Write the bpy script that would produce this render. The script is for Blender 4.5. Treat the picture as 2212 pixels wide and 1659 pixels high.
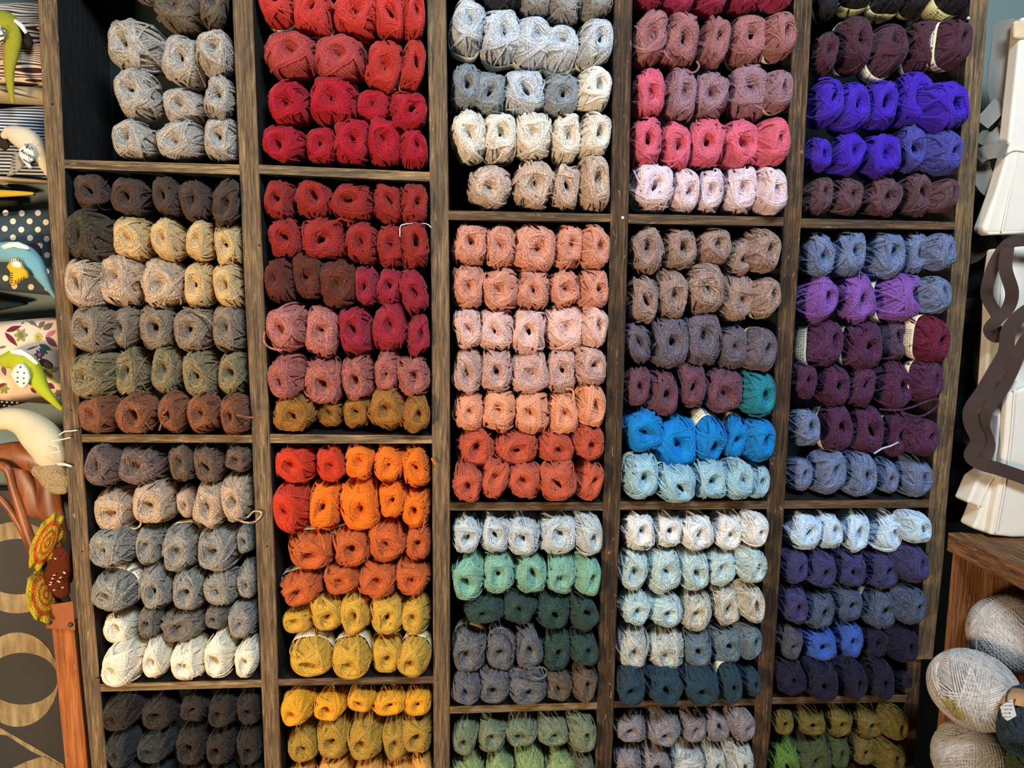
import bpy, bmesh, math, random
import numpy as np
from mathutils import Matrix, Vector

for o in list(bpy.data.objects):
    bpy.data.objects.remove(o)
SC = bpy.context.scene
COL = SC.collection
R = math.radians

# ------------------------------------------------------------------ camera
FPX, CX, CY, DIST, CAMZ = 1620.0, 1106.0, 829.5, 1.6, 1.55
YAW, PITCH, ROLL = R(-3.24415), R(-7.59961), R(0.50016)
_F = Vector((-math.sin(YAW) * math.cos(PITCH), math.cos(YAW) * math.cos(PITCH), math.sin(PITCH)))
_R = Vector((math.cos(YAW), math.sin(YAW), 0.0))
_U = _R.cross(_F)
CR = math.cos(ROLL) * _R + math.sin(ROLL) * _U
CU = -math.sin(ROLL) * _R + math.cos(ROLL) * _U
CAM = Vector((0.0, -DIST, CAMZ))
cam = bpy.data.cameras.new('camera')
cam.sensor_width = 36.0
cam.lens = FPX / 2212.0 * 36.0
cam.clip_start = 0.05
camo = bpy.data.objects.new('camera', cam)
COL.objects.link(camo)
M = Matrix((CR, CU, -_F)).transposed().to_4x4()
M.translation = CAM
camo.matrix_world = M
SC.camera = camo

# ------------------------------------------------------------------ world, lights, exposure
SC.view_settings.view_transform = 'Standard'
SC.view_settings.look = 'None'
SC.view_settings.gamma = 1.0
SC.view_settings.use_curve_mapping = False
SC.view_settings.exposure = -0.12
W = bpy.data.worlds.new('world')
SC.world = W
W.use_nodes = True
W.node_tree.nodes['Background'].inputs['Color'].default_value = (0.75, 0.86, 1.0, 1)
W.node_tree.nodes['Background'].inputs['Strength'].default_value = 0.06


def area(name, loc, aim, size, energy, color):
    l = bpy.data.lights.new(name, 'AREA')
    l.shape = 'RECTANGLE'
    l.size, l.size_y = size
    l.energy = energy
    l.color = color
    o = bpy.data.objects.new(name, l)
    o.location = loc
    o.rotation_euler = (Vector(aim) - Vector(loc)).to_track_quat('-Z', 'Y').to_euler()
    COL.objects.link(o)
    return o


area('daylight_window', (0.6, -2.0, 3.1), (0.2, 0.0, 1.4), (0.9, 0.5), 96, (0.74, 0.87, 1.0))
area('warm_shop_lamp', (-1.5, -1.8, 0.85), (-0.1, 0.0, 1.25), (0.45, 0.45), 60, (1.0, 0.74, 0.47))


SC.cycles.max_bounces = 5
SC.cycles.diffuse_bounces = 2
SC.cycles.glossy_bounces = 1


# ------------------------------------------------------------------ pixel <-> place
def ray(u, v):
    return _F + CR * ((u - CX) / FPX) - CU * ((v - CY) / FPX)


def P(u, v, y=0.0):
    """Point of the depth plane y that the photograph shows at pixel (u, v)."""
    d = ray(u, v)
    return CAM + d * ((y - CAM.y) / d.y)


npR, npU, npF, npC = (np.array(x) for x in (CR, CU, _F, CAM))


def project(pts):
    d = pts - npC
    z = d @ npF
    return CX + FPX * (d @ npR) / z, CY - FPX * (d @ npU) / z


# ------------------------------------------------------------------ helpers
def lin(c):
    return tuple(((x / 255.0) / 12.92 if x / 255.0 <= 0.04045 else ((x / 255.0 + 0.055) / 1.055) ** 2.4) for x in c)


def tag(o, label=None, cat=None, group=None, kind=None):
    if label: o['label'] = label
    if cat: o['category'] = cat
    if group: o['group'] = group
    if kind: o['kind'] = kind
    return o


def empty(name, loc, label=None, cat=None, group=None, kind=None):
    o = bpy.data.objects.new(name, None)
    o.empty_display_size = 0.05
    o.location = loc
    COL.objects.link(o)
    return tag(o, label, cat, group, kind)


def put(name, me, m=None, parent=None, smooth=False):
    o = bpy.data.objects.new(name, me)
    COL.objects.link(o)
    for x in (m if isinstance(m, (list, tuple)) else [m]):
        if x is not None:
            me.materials.append(x)
    if smooth:
        me.polygons.foreach_set('use_smooth', [True] * len(me.polygons))
    if parent is not None:
        o.parent = parent
        o.matrix_parent_inverse = Matrix.Translation(-parent.location)
    return o


def mesh_np(name, V, F, uv=None, smooth=True):
    me = bpy.data.meshes.new(name)
    V = np.asarray(V, dtype=np.float32)
    F = np.asarray(F, dtype=np.int32)
    me.vertices.add(len(V))
    me.vertices.foreach_set('co', V.ravel())
    k = F.shape[1]
    me.loops.add(F.size)
    me.loops.foreach_set('vertex_index', F.ravel())
    me.polygons.add(len(F))
    me.polygons.foreach_set('loop_start', np.arange(0, F.size, k, dtype=np.int32))
    me.polygons.foreach_set('loop_total', np.full(len(F), k, dtype=np.int32))
    if uv is not None:
        l = me.uv_layers.new(name='UVMap')
        l.data.foreach_set('uv', np.asarray(uv, dtype=np.float32)[F.ravel()].ravel())
    me.update(calc_edges=True)
    if smooth:
        me.polygons.foreach_set('use_smooth', np.ones(len(F), dtype=bool))
    return me


class MB:
    """collects shapes for ONE mesh"""
    def __init__(s):
        s.V, s.F, s.mi = [], [], []

    def add(s, vs, fs, mi=0):
        b = len(s.V)
        s.V += [tuple(v) for v in vs]
        s.F += [tuple(i + b for i in f) for f in fs]
        s.mi += [mi] * len(fs)

    def hexa(s, c, mi=0, front_mi=None):
        """c: 8 corners, 0-3 front (y small) ccw from lower left, 4-7 back"""
        s.add(c, [(0, 1, 2, 3), (5, 4, 7, 6), (4, 0, 3, 7), (1, 5, 6, 2), (3, 2, 6, 7), (4, 5, 1, 0)], mi)
        if front_mi is not None:
            s.mi[-6] = front_mi

    def box(s, lo, hi, mi=0, front_mi=None):
        (a, b, c), (d, e, f) = lo, hi
        s.hexa([(a, b, c), (d, b, c), (d, b, f), (a, b, f), (a, e, c), (d, e, c), (d, e, f), (a, e, f)], mi, front_mi)

    def tube(s, pts, rad, n=10, flat=1.0, up=None, mi=0, cap=True):
        """swept tube; rad one number or a list; flat squeezes it along the local binormal"""
        pts = [Vector(p) for p in pts]
        rads = rad if isinstance(rad, (list, tuple)) else [rad] * len(pts)
        b = len(s.V)
        pn = None
        for i, p in enumerate(pts):
            t = (pts[min(i + 1, len(pts) - 1)] - pts[max(i - 1, 0)]).normalized()
            if pn is None:
                ref = Vector(up) if up is not None else (Vector((0, 1, 0)) if abs(t.y) < 0.9 else Vector((1, 0, 0)))
            else:
                ref = pn
            nn = (ref - t * ref.dot(t))
            if nn.length < 1e-6: nn = t.orthogonal()
            nn.normalize()
            pn = nn
            bb = t.cross(nn)
            for k in range(n):
                a = 2 * math.pi * k / n
                s.V.append(tuple(p + nn * (math.cos(a) * rads[i] * flat) + bb * (math.sin(a) * rads[i])))
        for i in range(len(pts) - 1):
            for k in range(n):
                k2 = (k + 1) % n
                s.F.append((b + i * n + k, b + i * n + k2, b + (i + 1) * n + k2, b + (i + 1) * n + k))
                s.mi.append(mi)
        if cap:
            s.F.append(tuple(b + k for k in reversed(range(n)))); s.mi.append(mi)
            e = b + (len(pts) - 1) * n
            s.F.append(tuple(e + k for k in range(n))); s.mi.append(mi)

    def mesh(s, name):
        me = bpy.data.meshes.new(name)
        me.from_pydata(s.V, [], s.F)
        me.polygons.foreach_set('material_index', s.mi)
        me.update()
        return me

    def build(s, name, m, parent=None, smooth=False, bevel=0.0, subsurf=0):
        o = put(name, s.mesh(name), m, parent, smooth)
        if bevel:
            b = o.modifiers.new('bevel', 'BEVEL'); b.width = bevel; b.segments = 2; b.limit_method = 'ANGLE'
        if subsurf:
            q = o.modifiers.new('sub', 'SUBSURF'); q.levels = q.render_levels = subsurf
        return o


def spline(pts, n=6):
    """Catmull-Rom through pts (tuples of any length)"""
    p = [np.array(x, float) for x in pts]
    p = [2 * p[0] - p[1]] + p + [2 * p[-1] - p[-2]]
    out = []
    for i in range(1, len(p) - 2):
        for k in range(n):
            t = k / n
            a, b, c, d = p[i - 1], p[i], p[i + 1], p[i + 2]
            out.append(0.5 * (2 * b + (c - a) * t + (2 * a - 5 * b + 4 * c - d) * t * t + (3 * b - a - 3 * c + d) * t ** 3))
    out.append(p[-2])
    return out


# ------------------------------------------------------------------ materials
class NT:
    def __init__(s, name, rough=0.8, spec=0.25):
        s.m = bpy.data.materials.new(name)
        s.m.use_nodes = True
        s.t = s.m.node_tree
        s.b = s.t.nodes['Principled BSDF']
        s.b.inputs['Roughness'].default_value = rough
        s.b.inputs['Specular IOR Level'].default_value = spec

    def n(s, kind, **kw):
        x = s.t.nodes.new(kind)
        for k, v in kw.items():
            if k in x.inputs: x.inputs[k].default_value = v
            else: setattr(x, k, v)
        return x

    def l(s, a, b):
        s.t.links.new(a, b)

    def math(s, op, a, b=None, c=None):
        x = s.n('ShaderNodeMath', operation=op)
        for i, v in enumerate((a, b, c)):
            if v is None: continue
            if isinstance(v, (int, float)): x.inputs[i].default_value = v
            else: s.l(v, x.inputs[i])
        return x.outputs[0]

    def ramp(s, fac, stops):
        r = s.n('ShaderNodeValToRGB')
        e = r.color_ramp.elements
        while len(e) < len(stops): e.new(0.5)
        for el, (p, c) in zip(e, stops):
            el.position = p
            el.color = (*lin(c), 1)
        s.l(fac, r.inputs[0])
        return r.outputs[0]

    def mix(s, fac, a, b, mode='MIX'):
        x = s.n('ShaderNodeMix', data_type='RGBA', blend_type=mode)
        for i, v in ((0, fac), (6, a), (7, b)):
            if isinstance(v, (int, float)): x.inputs[i].default_value = v
            elif isinstance(v, tuple): x.inputs[i].default_value = (*lin(v), 1)
            else: s.l(v, x.inputs[i])
        return x.outputs[2]

    def coords(s, scale=(1, 1, 1), out='Object', rot=(0, 0, 0)):
        c = s.n('ShaderNodeTexCoord')
        mp = s.n('ShaderNodeMapping')
        mp.inputs['Scale'].default_value = scale
        mp.inputs['Rotation'].default_value = rot
        s.l(c.outputs[out], mp.inputs[0])
        return mp.outputs[0]

    def noise(s, vec, scale=5.0, detail=4.0, rough=0.6, dist=0.0):
        x = s.n('ShaderNodeTexNoise')
        x.inputs['Scale'].default_value = scale
        x.inputs['Detail'].default_value = detail
        x.inputs['Roughness'].default_value = rough
        x.inputs['Distortion'].default_value = dist
        s.l(vec, x.inputs['Vector'])
        return x.outputs[0]

    def bump(s, h, strength=0.3, dist=0.01):
        x = s.n('ShaderNodeBump')
        x.inputs['Strength'].default_value = strength
        x.inputs['Distance'].default_value = dist
        s.l(h, x.inputs['Height'])
        s.l(x.outputs[0], s.b.inputs['Normal'])

    def color(s, c):
        if isinstance(c, tuple): s.b.inputs['Base Color'].default_value = (*lin(c), 1)
        else: s.l(c, s.b.inputs['Base Color'])
        return s


def plain(name, c, rough=0.7, spec=0.3, var=0.0, scale=60, bump=0.0):
    k = NT(name, rough, spec)
    if var or bump:
        v = k.noise(k.coords(), scale)
        if var:
            k.color(k.mix(v, tuple(x * (1 - var) for x in c), tuple(min(255, x * (1 + var)) for x in c)))
        else:
            k.color(c)
        if bump: k.bump(v, bump, 0.003)
    else:
        k.color(c)
    return k.m


def wood(name, stops, axis='z', fine=1.0, stain=0.5, stain_col=(52, 42, 34), scratch=0.55):
    """weathered rough-sawn board: long grain streaks, growth bands, stains and pale scratches"""
    k = NT(name, 0.72, 0.3)
    sc = {'z': (1, 1, 0.045), 'x': (0.05, 1, 1), 'y': (1, 0.05, 1)}[axis]
    v = k.coords(sc)
    g1 = k.noise(v, 190 * fine, 6, 0.7, 0.4)
    g2 = k.noise(v, 520 * fine, 3, 0.6)
    g3 = k.noise(v, 55 * fine, 3, 0.5, 0.8)
    g = k.math('ADD', k.math('ADD', k.math('MULTIPLY', g1, 0.50), k.math('MULTIPLY', g2, 0.34)), k.math('MULTIPLY', g3, 0.16))
    mr = k.n('ShaderNodeMapRange')
    mr.inputs['From Min'].default_value = 0.36
    mr.inputs['From Max'].default_value = 0.64
    mr.inputs['To Min'].default_value = 0.22
    mr.inputs['To Max'].default_value = 0.80
    k.l(g, mr.inputs['Value'])
    g = mr.outputs[0]
    base = k.ramp(g, stops)
    blot = k.noise(k.coords({'z': (1, 1, 0.25), 'x': (0.25, 1, 1), 'y': (1, 0.25, 1)}[axis]), 17, 5, 0.62)
    f = k.n('ShaderNodeMapRange')
    f.inputs['From Min'].default_value = 0.46
    f.inputs['From Max'].default_value = 0.68
    f.inputs['To Max'].default_value = stain
    k.l(blot, f.inputs['Value'])
    c = k.mix(f.outputs[0], base, stain_col)
    scr = k.noise(k.coords({'z': (1, 1, 0.2), 'x': (0.2, 1, 1), 'y': (1, 0.2, 1)}[axis]), 140, 2, 0.5, 1.2)
    f2 = k.n('ShaderNodeMapRange')
    f2.inputs['From Min'].default_value = 0.685
    f2.inputs['From Max'].default_value = 0.72
    f2.inputs['To Max'].default_value = scratch
    k.l(scr, f2.inputs['Value'])
    c = k.mix(f2.outputs[0], c, (196, 158, 110))
    k.color(c)
    k.bump(g, 0.8, 0.004)
    return k.m


W_OLD = wood('weathered_pine', [(0.25, (46, 37, 30)), (0.42, (94, 76, 56)), (0.58, (134, 108, 76)), (0.76, (180, 146, 104))], stain=0.6, stain_col=(66, 58, 50))
W_DARK = wood('dark_stained_fir', [(0.32, (44, 32, 24)), (0.48, (74, 54, 38)), (0.60, (98, 72, 48)), (0.74, (150, 112, 72))], stain=0.75, stain_col=(40, 30, 24))
W_SHELF = wood('shelf_board', [(0.32, (70, 56, 42)), (0.46, (112, 92, 66)), (0.58, (148, 122, 86)), (0.72, (182, 152, 108))], axis='x', stain=0.5, stain_col=(88, 80, 68))
W_SHELF_D = wood('dark_shelf_board', [(0.32, (52, 40, 30)), (0.46, (84, 64, 46)), (0.58, (112, 86, 60)), (0.72, (150, 118, 80))], axis='x', stain=0.6, stain_col=(56, 46, 38))
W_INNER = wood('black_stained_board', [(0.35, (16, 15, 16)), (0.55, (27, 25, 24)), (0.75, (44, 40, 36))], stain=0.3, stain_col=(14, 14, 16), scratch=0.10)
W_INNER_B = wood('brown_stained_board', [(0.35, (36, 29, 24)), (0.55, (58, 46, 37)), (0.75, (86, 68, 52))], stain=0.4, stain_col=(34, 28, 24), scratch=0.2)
W_CRATE = wood('crate_pine', [(0.25, (66, 44, 28)), (0.44, (112, 76, 46)), (0.58, (146, 102, 64)), (0.74, (180, 136, 92))], axis='y', stain=0.4, stain_col=(92, 66, 46))
W_CRATE_V = wood('crate_pine_upright', [(0.30, (96, 58, 32)), (0.46, (146, 94, 54)), (0.58, (172, 116, 70)), (0.72, (196, 146, 96))], stain=0.3, stain_col=(100, 64, 40), fine=0.6)
W_PLANK = wood('orange_plank', [(0.30, (132, 72, 34)), (0.48, (168, 96, 46)), (0.62, (190, 114, 58)), (0.76, (206, 134, 76))], stain=0.35, stain_col=(128, 70, 36), fine=0.5)


def wool_material():
    """wool: plies twisted along each strand; the dye is the object's colour, its alpha how heathered the yarn is"""
    k = NT('dyed_wool', 0.9, 0.12)
    k.b.inputs['Sheen Weight'].default_value = 0.3
    k.b.inputs['Sheen Roughness'].default_value = 0.5
    uvn = k.n('ShaderNodeUVMap')
    sx = k.n('ShaderNodeSeparateXYZ')
    k.l(uvn.outputs[0], sx.inputs[0])
    oi = k.n('ShaderNodeObjectInfo')
    dye, tw = oi.outputs['Color'], oi.outputs['Alpha']
    k.l(k.mix(0.3, dye, (255, 255, 255)), k.b.inputs['Sheen Tint'])
    cb = k.n('ShaderNodeCombineXYZ')
    k.l(sx.outputs[0], cb.inputs[0])
    k.l(k.math('MULTIPLY', oi.outputs['Random'], 91.0), cb.inputs[2])
    slow = k.noise(cb.outputs[0], 0.13, 2, 0.5)
    fm = k.n('ShaderNodeMapRange')
    fm.inputs['From Min'].default_value = 0.30
    fm.inputs['From Max'].default_value = 0.70
    k.l(slow, fm.inputs['Value'])
    # value along the strand: slow drift, plus flecks for heathered wool
    amp = k.math('MULTIPLY_ADD', tw, 0.42, 0.42)
    drift = k.math('MULTIPLY', k.math('SUBTRACT', fm.outputs[0], 0.5), amp)
    cb2 = k.n('ShaderNodeCombineXYZ')
    k.l(sx.outputs[0], cb2.inputs[0])
    k.l(k.math('MULTIPLY', sx.outputs[1], 1.2), cb2.inputs[1])
    k.l(k.math('MULTIPLY', oi.outputs['Random'], 37.0), cb2.inputs[2])
    fleck = k.noise(cb2.outputs[0], 0.75, 4, 0.75)
    f2 = k.n('ShaderNodeMapRange')
    f2.inputs['From Min'].default_value = 0.36
    f2.inputs['From Max'].default_value = 0.68
    f2.inputs['To Min'].default_value = -0.5
    f2.inputs['To Max'].default_value = 0.5
    k.l(fleck, f2.inputs['Value'])
    val = k.math('ADD', k.math('ADD', drift, k.math('MULTIPLY', f2.outputs[0], k.math('MULTIPLY', tw, 0.85))), 1.0)
    grey = k.n('ShaderNodeCombineColor')
    for i in range(3): k.l(val, grey.inputs[i])
    col = k.mix(1.0, dye, grey.outputs[0], 'MULTIPLY')
    # kemp: pale undyed hairs spun into heathered yarn
    kemp = k.n('ShaderNodeMapRange')
    kemp.inputs['From Min'].default_value = 0.56
    kemp.inputs['From Max'].default_value = 0.78
    k.l(fleck, kemp.inputs['Value'])
    col = k.mix(k.math('MULTIPLY', kemp.outputs[0], k.math('MULTIPLY', tw, 0.35)), col, (226, 214, 198))
    k.color(col)
    ph = k.math('ADD', k.math('MULTIPLY', sx.outputs[0], 0.62), k.math('MULTIPLY', sx.outputs[1], 2.0))
    h = k.math('SINE', k.math('MULTIPLY', ph, 6.2832))
    k.bump(h, 0.5, 0.0010)
    return k.m


WOOL = wool_material()


def dye(o, code):
    w, c, t = PAL[code]
    o.color = (*lin(c), t)


# ------------------------------------------------------------------ yarn balls: wound strand by strand
def ballmap(p, h, rng):
    """unit directions -> the barrel-shaped skein; the axis is y, the front end at -y with the pull-out hole"""
    c = -p[:, 1]
    s = np.sqrt(np.clip(1 - c * c, 1e-9, 1))
    psi = np.arctan2(p[:, 2], p[:, 0])
    rho = s ** rng['e']
    y = -np.sign(c) * np.abs(c) ** rng['e2']
    m = rng['m']
    k = (np.abs(np.cos(psi - rng['ro'])) ** m + np.abs(np.sin(psi - rng['ro'])) ** m) ** (-1.0 / m)
    lump = 1.0
    for (a, b, f1, f2) in rng['lump']:
        lump = lump + a * np.sin(f1 * psi + b + f2 * c)
    rr = rho * k * lump * (1 + h)
    hx, hz = rng['hole']
    f = np.clip(c, 0, 1) ** 2
    x, z = rr * np.cos(psi) + hx * f, rr * np.sin(psi) + hz * f
    A, ha = rng['ha']
    re = rho * np.sqrt((np.cos(psi - ha) * A) ** 2 + (np.sin(psi - ha) / A) ** 2)
    dip = q_dip(re, rng) * (c > 0)
    return np.stack([x, (y * (1 + h * 0.7) + dip), z], 1)


def q_dip(rho, q):
    return q['hd'] * np.exp(-(rho / q['hr']) ** 3)


NS = 5


def make_ball(seed):
    rnd = random.Random(seed)
    q = dict(e=rnd.uniform(0.58, 0.70), e2=rnd.uniform(0.78, 0.95), m=rnd.uniform(2.3, 3.3), ro=rnd.uniform(-0.25, 0.25),
             lump=[(rnd.uniform(0.008, 0.028), rnd.uniform(0, 6.3), f, rnd.uniform(-2, 2)) for f in (2, 3, 5)],
             hole=(rnd.uniform(-0.13, 0.13), rnd.uniform(-0.12, 0.12)), hr=rnd.uniform(0.26, 0.34),
             hd=rnd.uniform(0.22, 0.50), ha=(rnd.uniform(1.0, 1.4), rnd.uniform(0, 3.14)), open=rnd.random() < 0.4)
    V, F, UV = [], [], []
    base = 0
    # core
    nu, nv = 28, 20
    th = np.linspace(0.02, math.pi - 0.02, nv)
    ps = np.linspace(0, 2 * math.pi, nu, endpoint=False)
    T, PS = np.meshgrid(th, ps, indexing='ij')
    d = np.stack([np.sin(T) * np.cos(PS), -np.cos(T), np.sin(T) * np.sin(PS)], -1).reshape(-1, 3)
    cv = ballmap(d, -0.055, q)
    inner = np.exp(-(np.sin(T.ravel()) / 0.16) ** 2) * (d[:, 1] < 0)
    cv[:, 1] += (0.35 if q['open'] else 0.10) * inner
    V.append(cv)
    UV.append(np.stack([T.ravel() * 9, PS.ravel() * 4], 1))
    i = np.arange(nv - 1)[:, None]
    j = np.arange(nu)[None, :]
    F.append(np.stack([i * nu + j, i * nu + (j + 1) % nu, (i + 1) * nu + (j + 1) % nu, (i + 1) * nu + j], -1).reshape(-1, 4))
    base += len(cv)

    def strand(phi, alpha, h, r, tmax=2.7, seg=24, wob=0.0):
        nonlocal base
        n = np.array([math.cos(phi) * math.cos(alpha), math.sin(alpha), math.sin(phi) * math.cos(alpha)])
        f = np.array([0, -1.0, 0])
        p0 = f - n * f.dot(n)
        p0 /= np.linalg.norm(p0)
        e2 = np.cross(n, p0)
        t = np.linspace(-1, 1, seg + 1)
        t = (0.62 * t + 0.38 * t ** 3) * tmax * rnd.uniform(0.94, 1.0)
        p = np.outer(np.cos(t), p0) + np.outer(np.sin(t), e2)
        if wob:
            p = p + np.outer(wob * np.sin(t * rnd.uniform(2, 4) + rnd.uniform(0, 6)), n)
            p /= np.linalg.norm(p, axis=1)[:, None]
        hh = h + 0.012 * np.sin(t * 3 + rnd.uniform(0, 6.3))
        c = ballmap(p, hh, q)
        tg = np.gradient(c, axis=0)
        L = np.linalg.norm(tg, axis=1)
        tg /= L[:, None]
        up = ballmap(p, hh + 0.05, q) - c
        up -= tg * (up * tg).sum(1)[:, None]
        up /= np.linalg.norm(up, axis=1)[:, None] + 1e-9
        bn = np.cross(tg, up)
        a = np.arange(NS) * 2 * math.pi / NS
        ring = c[:, None, :] + r * (np.cos(a)[None, :, None] * up[:, None, :] + np.sin(a)[None, :, None] * bn[:, None, :])
        V.append(ring.reshape(-1, 3))
        u = np.cumsum(L) / (2 * r) + rnd.uniform(0, 900)
        UV.append(np.stack([np.repeat(u, NS), np.tile(np.arange(NS) / NS, seg + 1)], 1))
        ii = np.arange(seg)[:, None]
        jj = np.arange(NS)[None, :]
        F.append((base + np.stack([ii * NS + jj, ii * NS + (jj + 1) % NS, (ii + 1) * NS + (jj + 1) % NS, (ii + 1) * NS + jj], -1)).reshape(-1, 4))
        base += ring.shape[0] * NS

    r0 = 0.047
    # inner layers seen inside the hole
    for g in range(6):
        phi = rnd.uniform(0, 6.283)
        for k in range(4):
            strand(phi + k * 0.10, 0.05 + 0.022 * k, -0.11 + 0.016 * k + rnd.uniform(-0.02, 0.03), r0 * 1.08, tmax=0.8, seg=14)
    if not q['open']:
        phi = rnd.uniform(0, 6.283)
        for k in range(6):
            strand(phi + rnd.uniform(-0.25, 0.25), -0.065 + 0.026 * k, -0.10 + rnd.uniform(0, 0.05), r0 * 1.1, tmax=0.5, seg=10)
    hole = rnd.uniform(0.15, 0.24)
    phi = rnd.uniform(0, 6.283)
    # banks of parallel strands laid over one another
    for lay, (ng, nk, h0, dh, am) in enumerate(((10, 7, -0.080, 0.004, 0.62), (10, 7, -0.035, 0.006, 0.95), (7, 6, 0.035, 0.009, 1.2))):
        for g in range(ng):
            phi += rnd.choice((1.15, 1.75, 2.2, 2.7, -1.35)) + rnd.uniform(-0.25, 0.25)
            a0 = hole * am * rnd.uniform(0.85, 1.25)
            sp = rnd.uniform(0.0, 0.8) if lay < 2 else rnd.uniform(0.0, 0.35)
            kk = nk + rnd.choice((-2, -1, 0, 1))
            sgn = rnd.choice((-1, 1))
            for k in range(kk):
                strand(phi + sgn * k * 0.075 * sp, a0 + k * 0.054 * (1.1 - 0.3 * sp), h0 + g * dh + rnd.uniform(-0.005, 0.005), r0 * rnd.uniform(0.88, 1.08), wob=rnd.uniform(0, 0.004))
    # a few single strands pulled across the face
    for g in range(rnd.choice((2, 3, 3, 4, 5))):
        strand(rnd.uniform(0, 6.283), rnd.uniform(0.02, 0.5), 0.088, r0 * 0.92, tmax=1.6, wob=rnd.uniform(0.0, 0.05))
    me = mesh_np('wound_wool', np.concatenate(V), np.concatenate(F), np.concatenate(UV))
    # outline samples of the front for placing
    sel = d[:, 1] < 0.25
    return me, ballmap(d[sel], 0.045, q), q


PROTO = [make_ball(100 + i) for i in range(16)]


def make_band(q, y0, y1):
    """printed paper label wrapped round the skein"""
    nu = 40
    ps = np.linspace(0, 2 * math.pi, nu, endpoint=False)
    V, UV = [], []
    for h, ys in ((0.12, (y0, 0.5 * (y0 + y1), y1)), (0.115, (y1, 0.5 * (y0 + y1), y0))):
        for yy in ys:
            c = np.full(nu, -math.copysign(abs(yy) ** (1 / q['e2']), yy))
            s = np.sqrt(1 - c * c)
            d = np.stack([s * np.cos(ps), -c, s * np.sin(ps)], 1)
            V.append(ballmap(d, h, q))
            UV.append(np.stack([ps / 6.2832, np.full(nu, (yy - y0) / (y1 - y0))], 1))
    V = np.concatenate(V)
    n = 6
    i = np.arange(n)[:, None]
    j = np.arange(nu)[None, :]
    F = np.stack([i * nu + j, i * nu + (j + 1) % nu, ((i + 1) % n) * nu + (j + 1) % nu, ((i + 1) % n) * nu + j], -1).reshape(-1, 4)
    return mesh_np('paper_band', V, F, np.concatenate(UV))


def paper_mat(name, c, ink):
    k = NT(name, 0.6, 0.3)
    uvn = k.n('ShaderNodeUVMap')
    sx = k.n('ShaderNodeSeparateXYZ')
    k.l(uvn.outputs[0], sx.inputs[0])
    # small print: rows of dashes, and a block of bars
    row = k.math('LESS_THAN', k.math('FRACT', k.math('MULTIPLY', sx.outputs[1], 7.0)), 0.42)
    cb = k.n('ShaderNodeCombineXYZ')
    k.l(k.math('MULTIPLY', sx.outputs[0], 120.0), cb.inputs[0])
    k.l(k.math('FLOOR', k.math('MULTIPLY', sx.outputs[1], 7.0)), cb.inputs[1])
    wn = k.noise(cb.outputs[0], 1.0, 1, 0.5)
    words = k.math('GREATER_THAN', wn, 0.5)
    zone = k.math('LESS_THAN', k.math('FRACT', k.math('MULTIPLY', sx.outputs[0], 4.0)), 0.55)
    edge = k.math('LESS_THAN', k.math('ABSOLUTE', k.math('SUBTRACT', sx.outputs[1], 0.5)), 0.40)
    bars = k.math('MULTIPLY', k.math('LESS_THAN', k.math('FRACT', k.math('MULTIPLY', sx.outputs[0], 75.0)), 0.4),
                  k.math('GREATER_THAN', k.math('FRACT', k.math('MULTIPLY', sx.outputs[0], 4.0)), 0.72))
    txt = k.math('MULTIPLY', k.math('MULTIPLY', row, words), zone)
    f = k.math('MULTIPLY', k.math('MAXIMUM', txt, k.math('MULTIPLY', bars, 0.8)), edge)
    k.color(k.mix(f, c, ink))
    return k.m


PAPER = paper_mat('cream_label_paper', (226, 218, 190), (70, 66, 60))
PAPER_Y = paper_mat('yellowish_label_paper', (206, 196, 140), (70, 66, 54))

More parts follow.
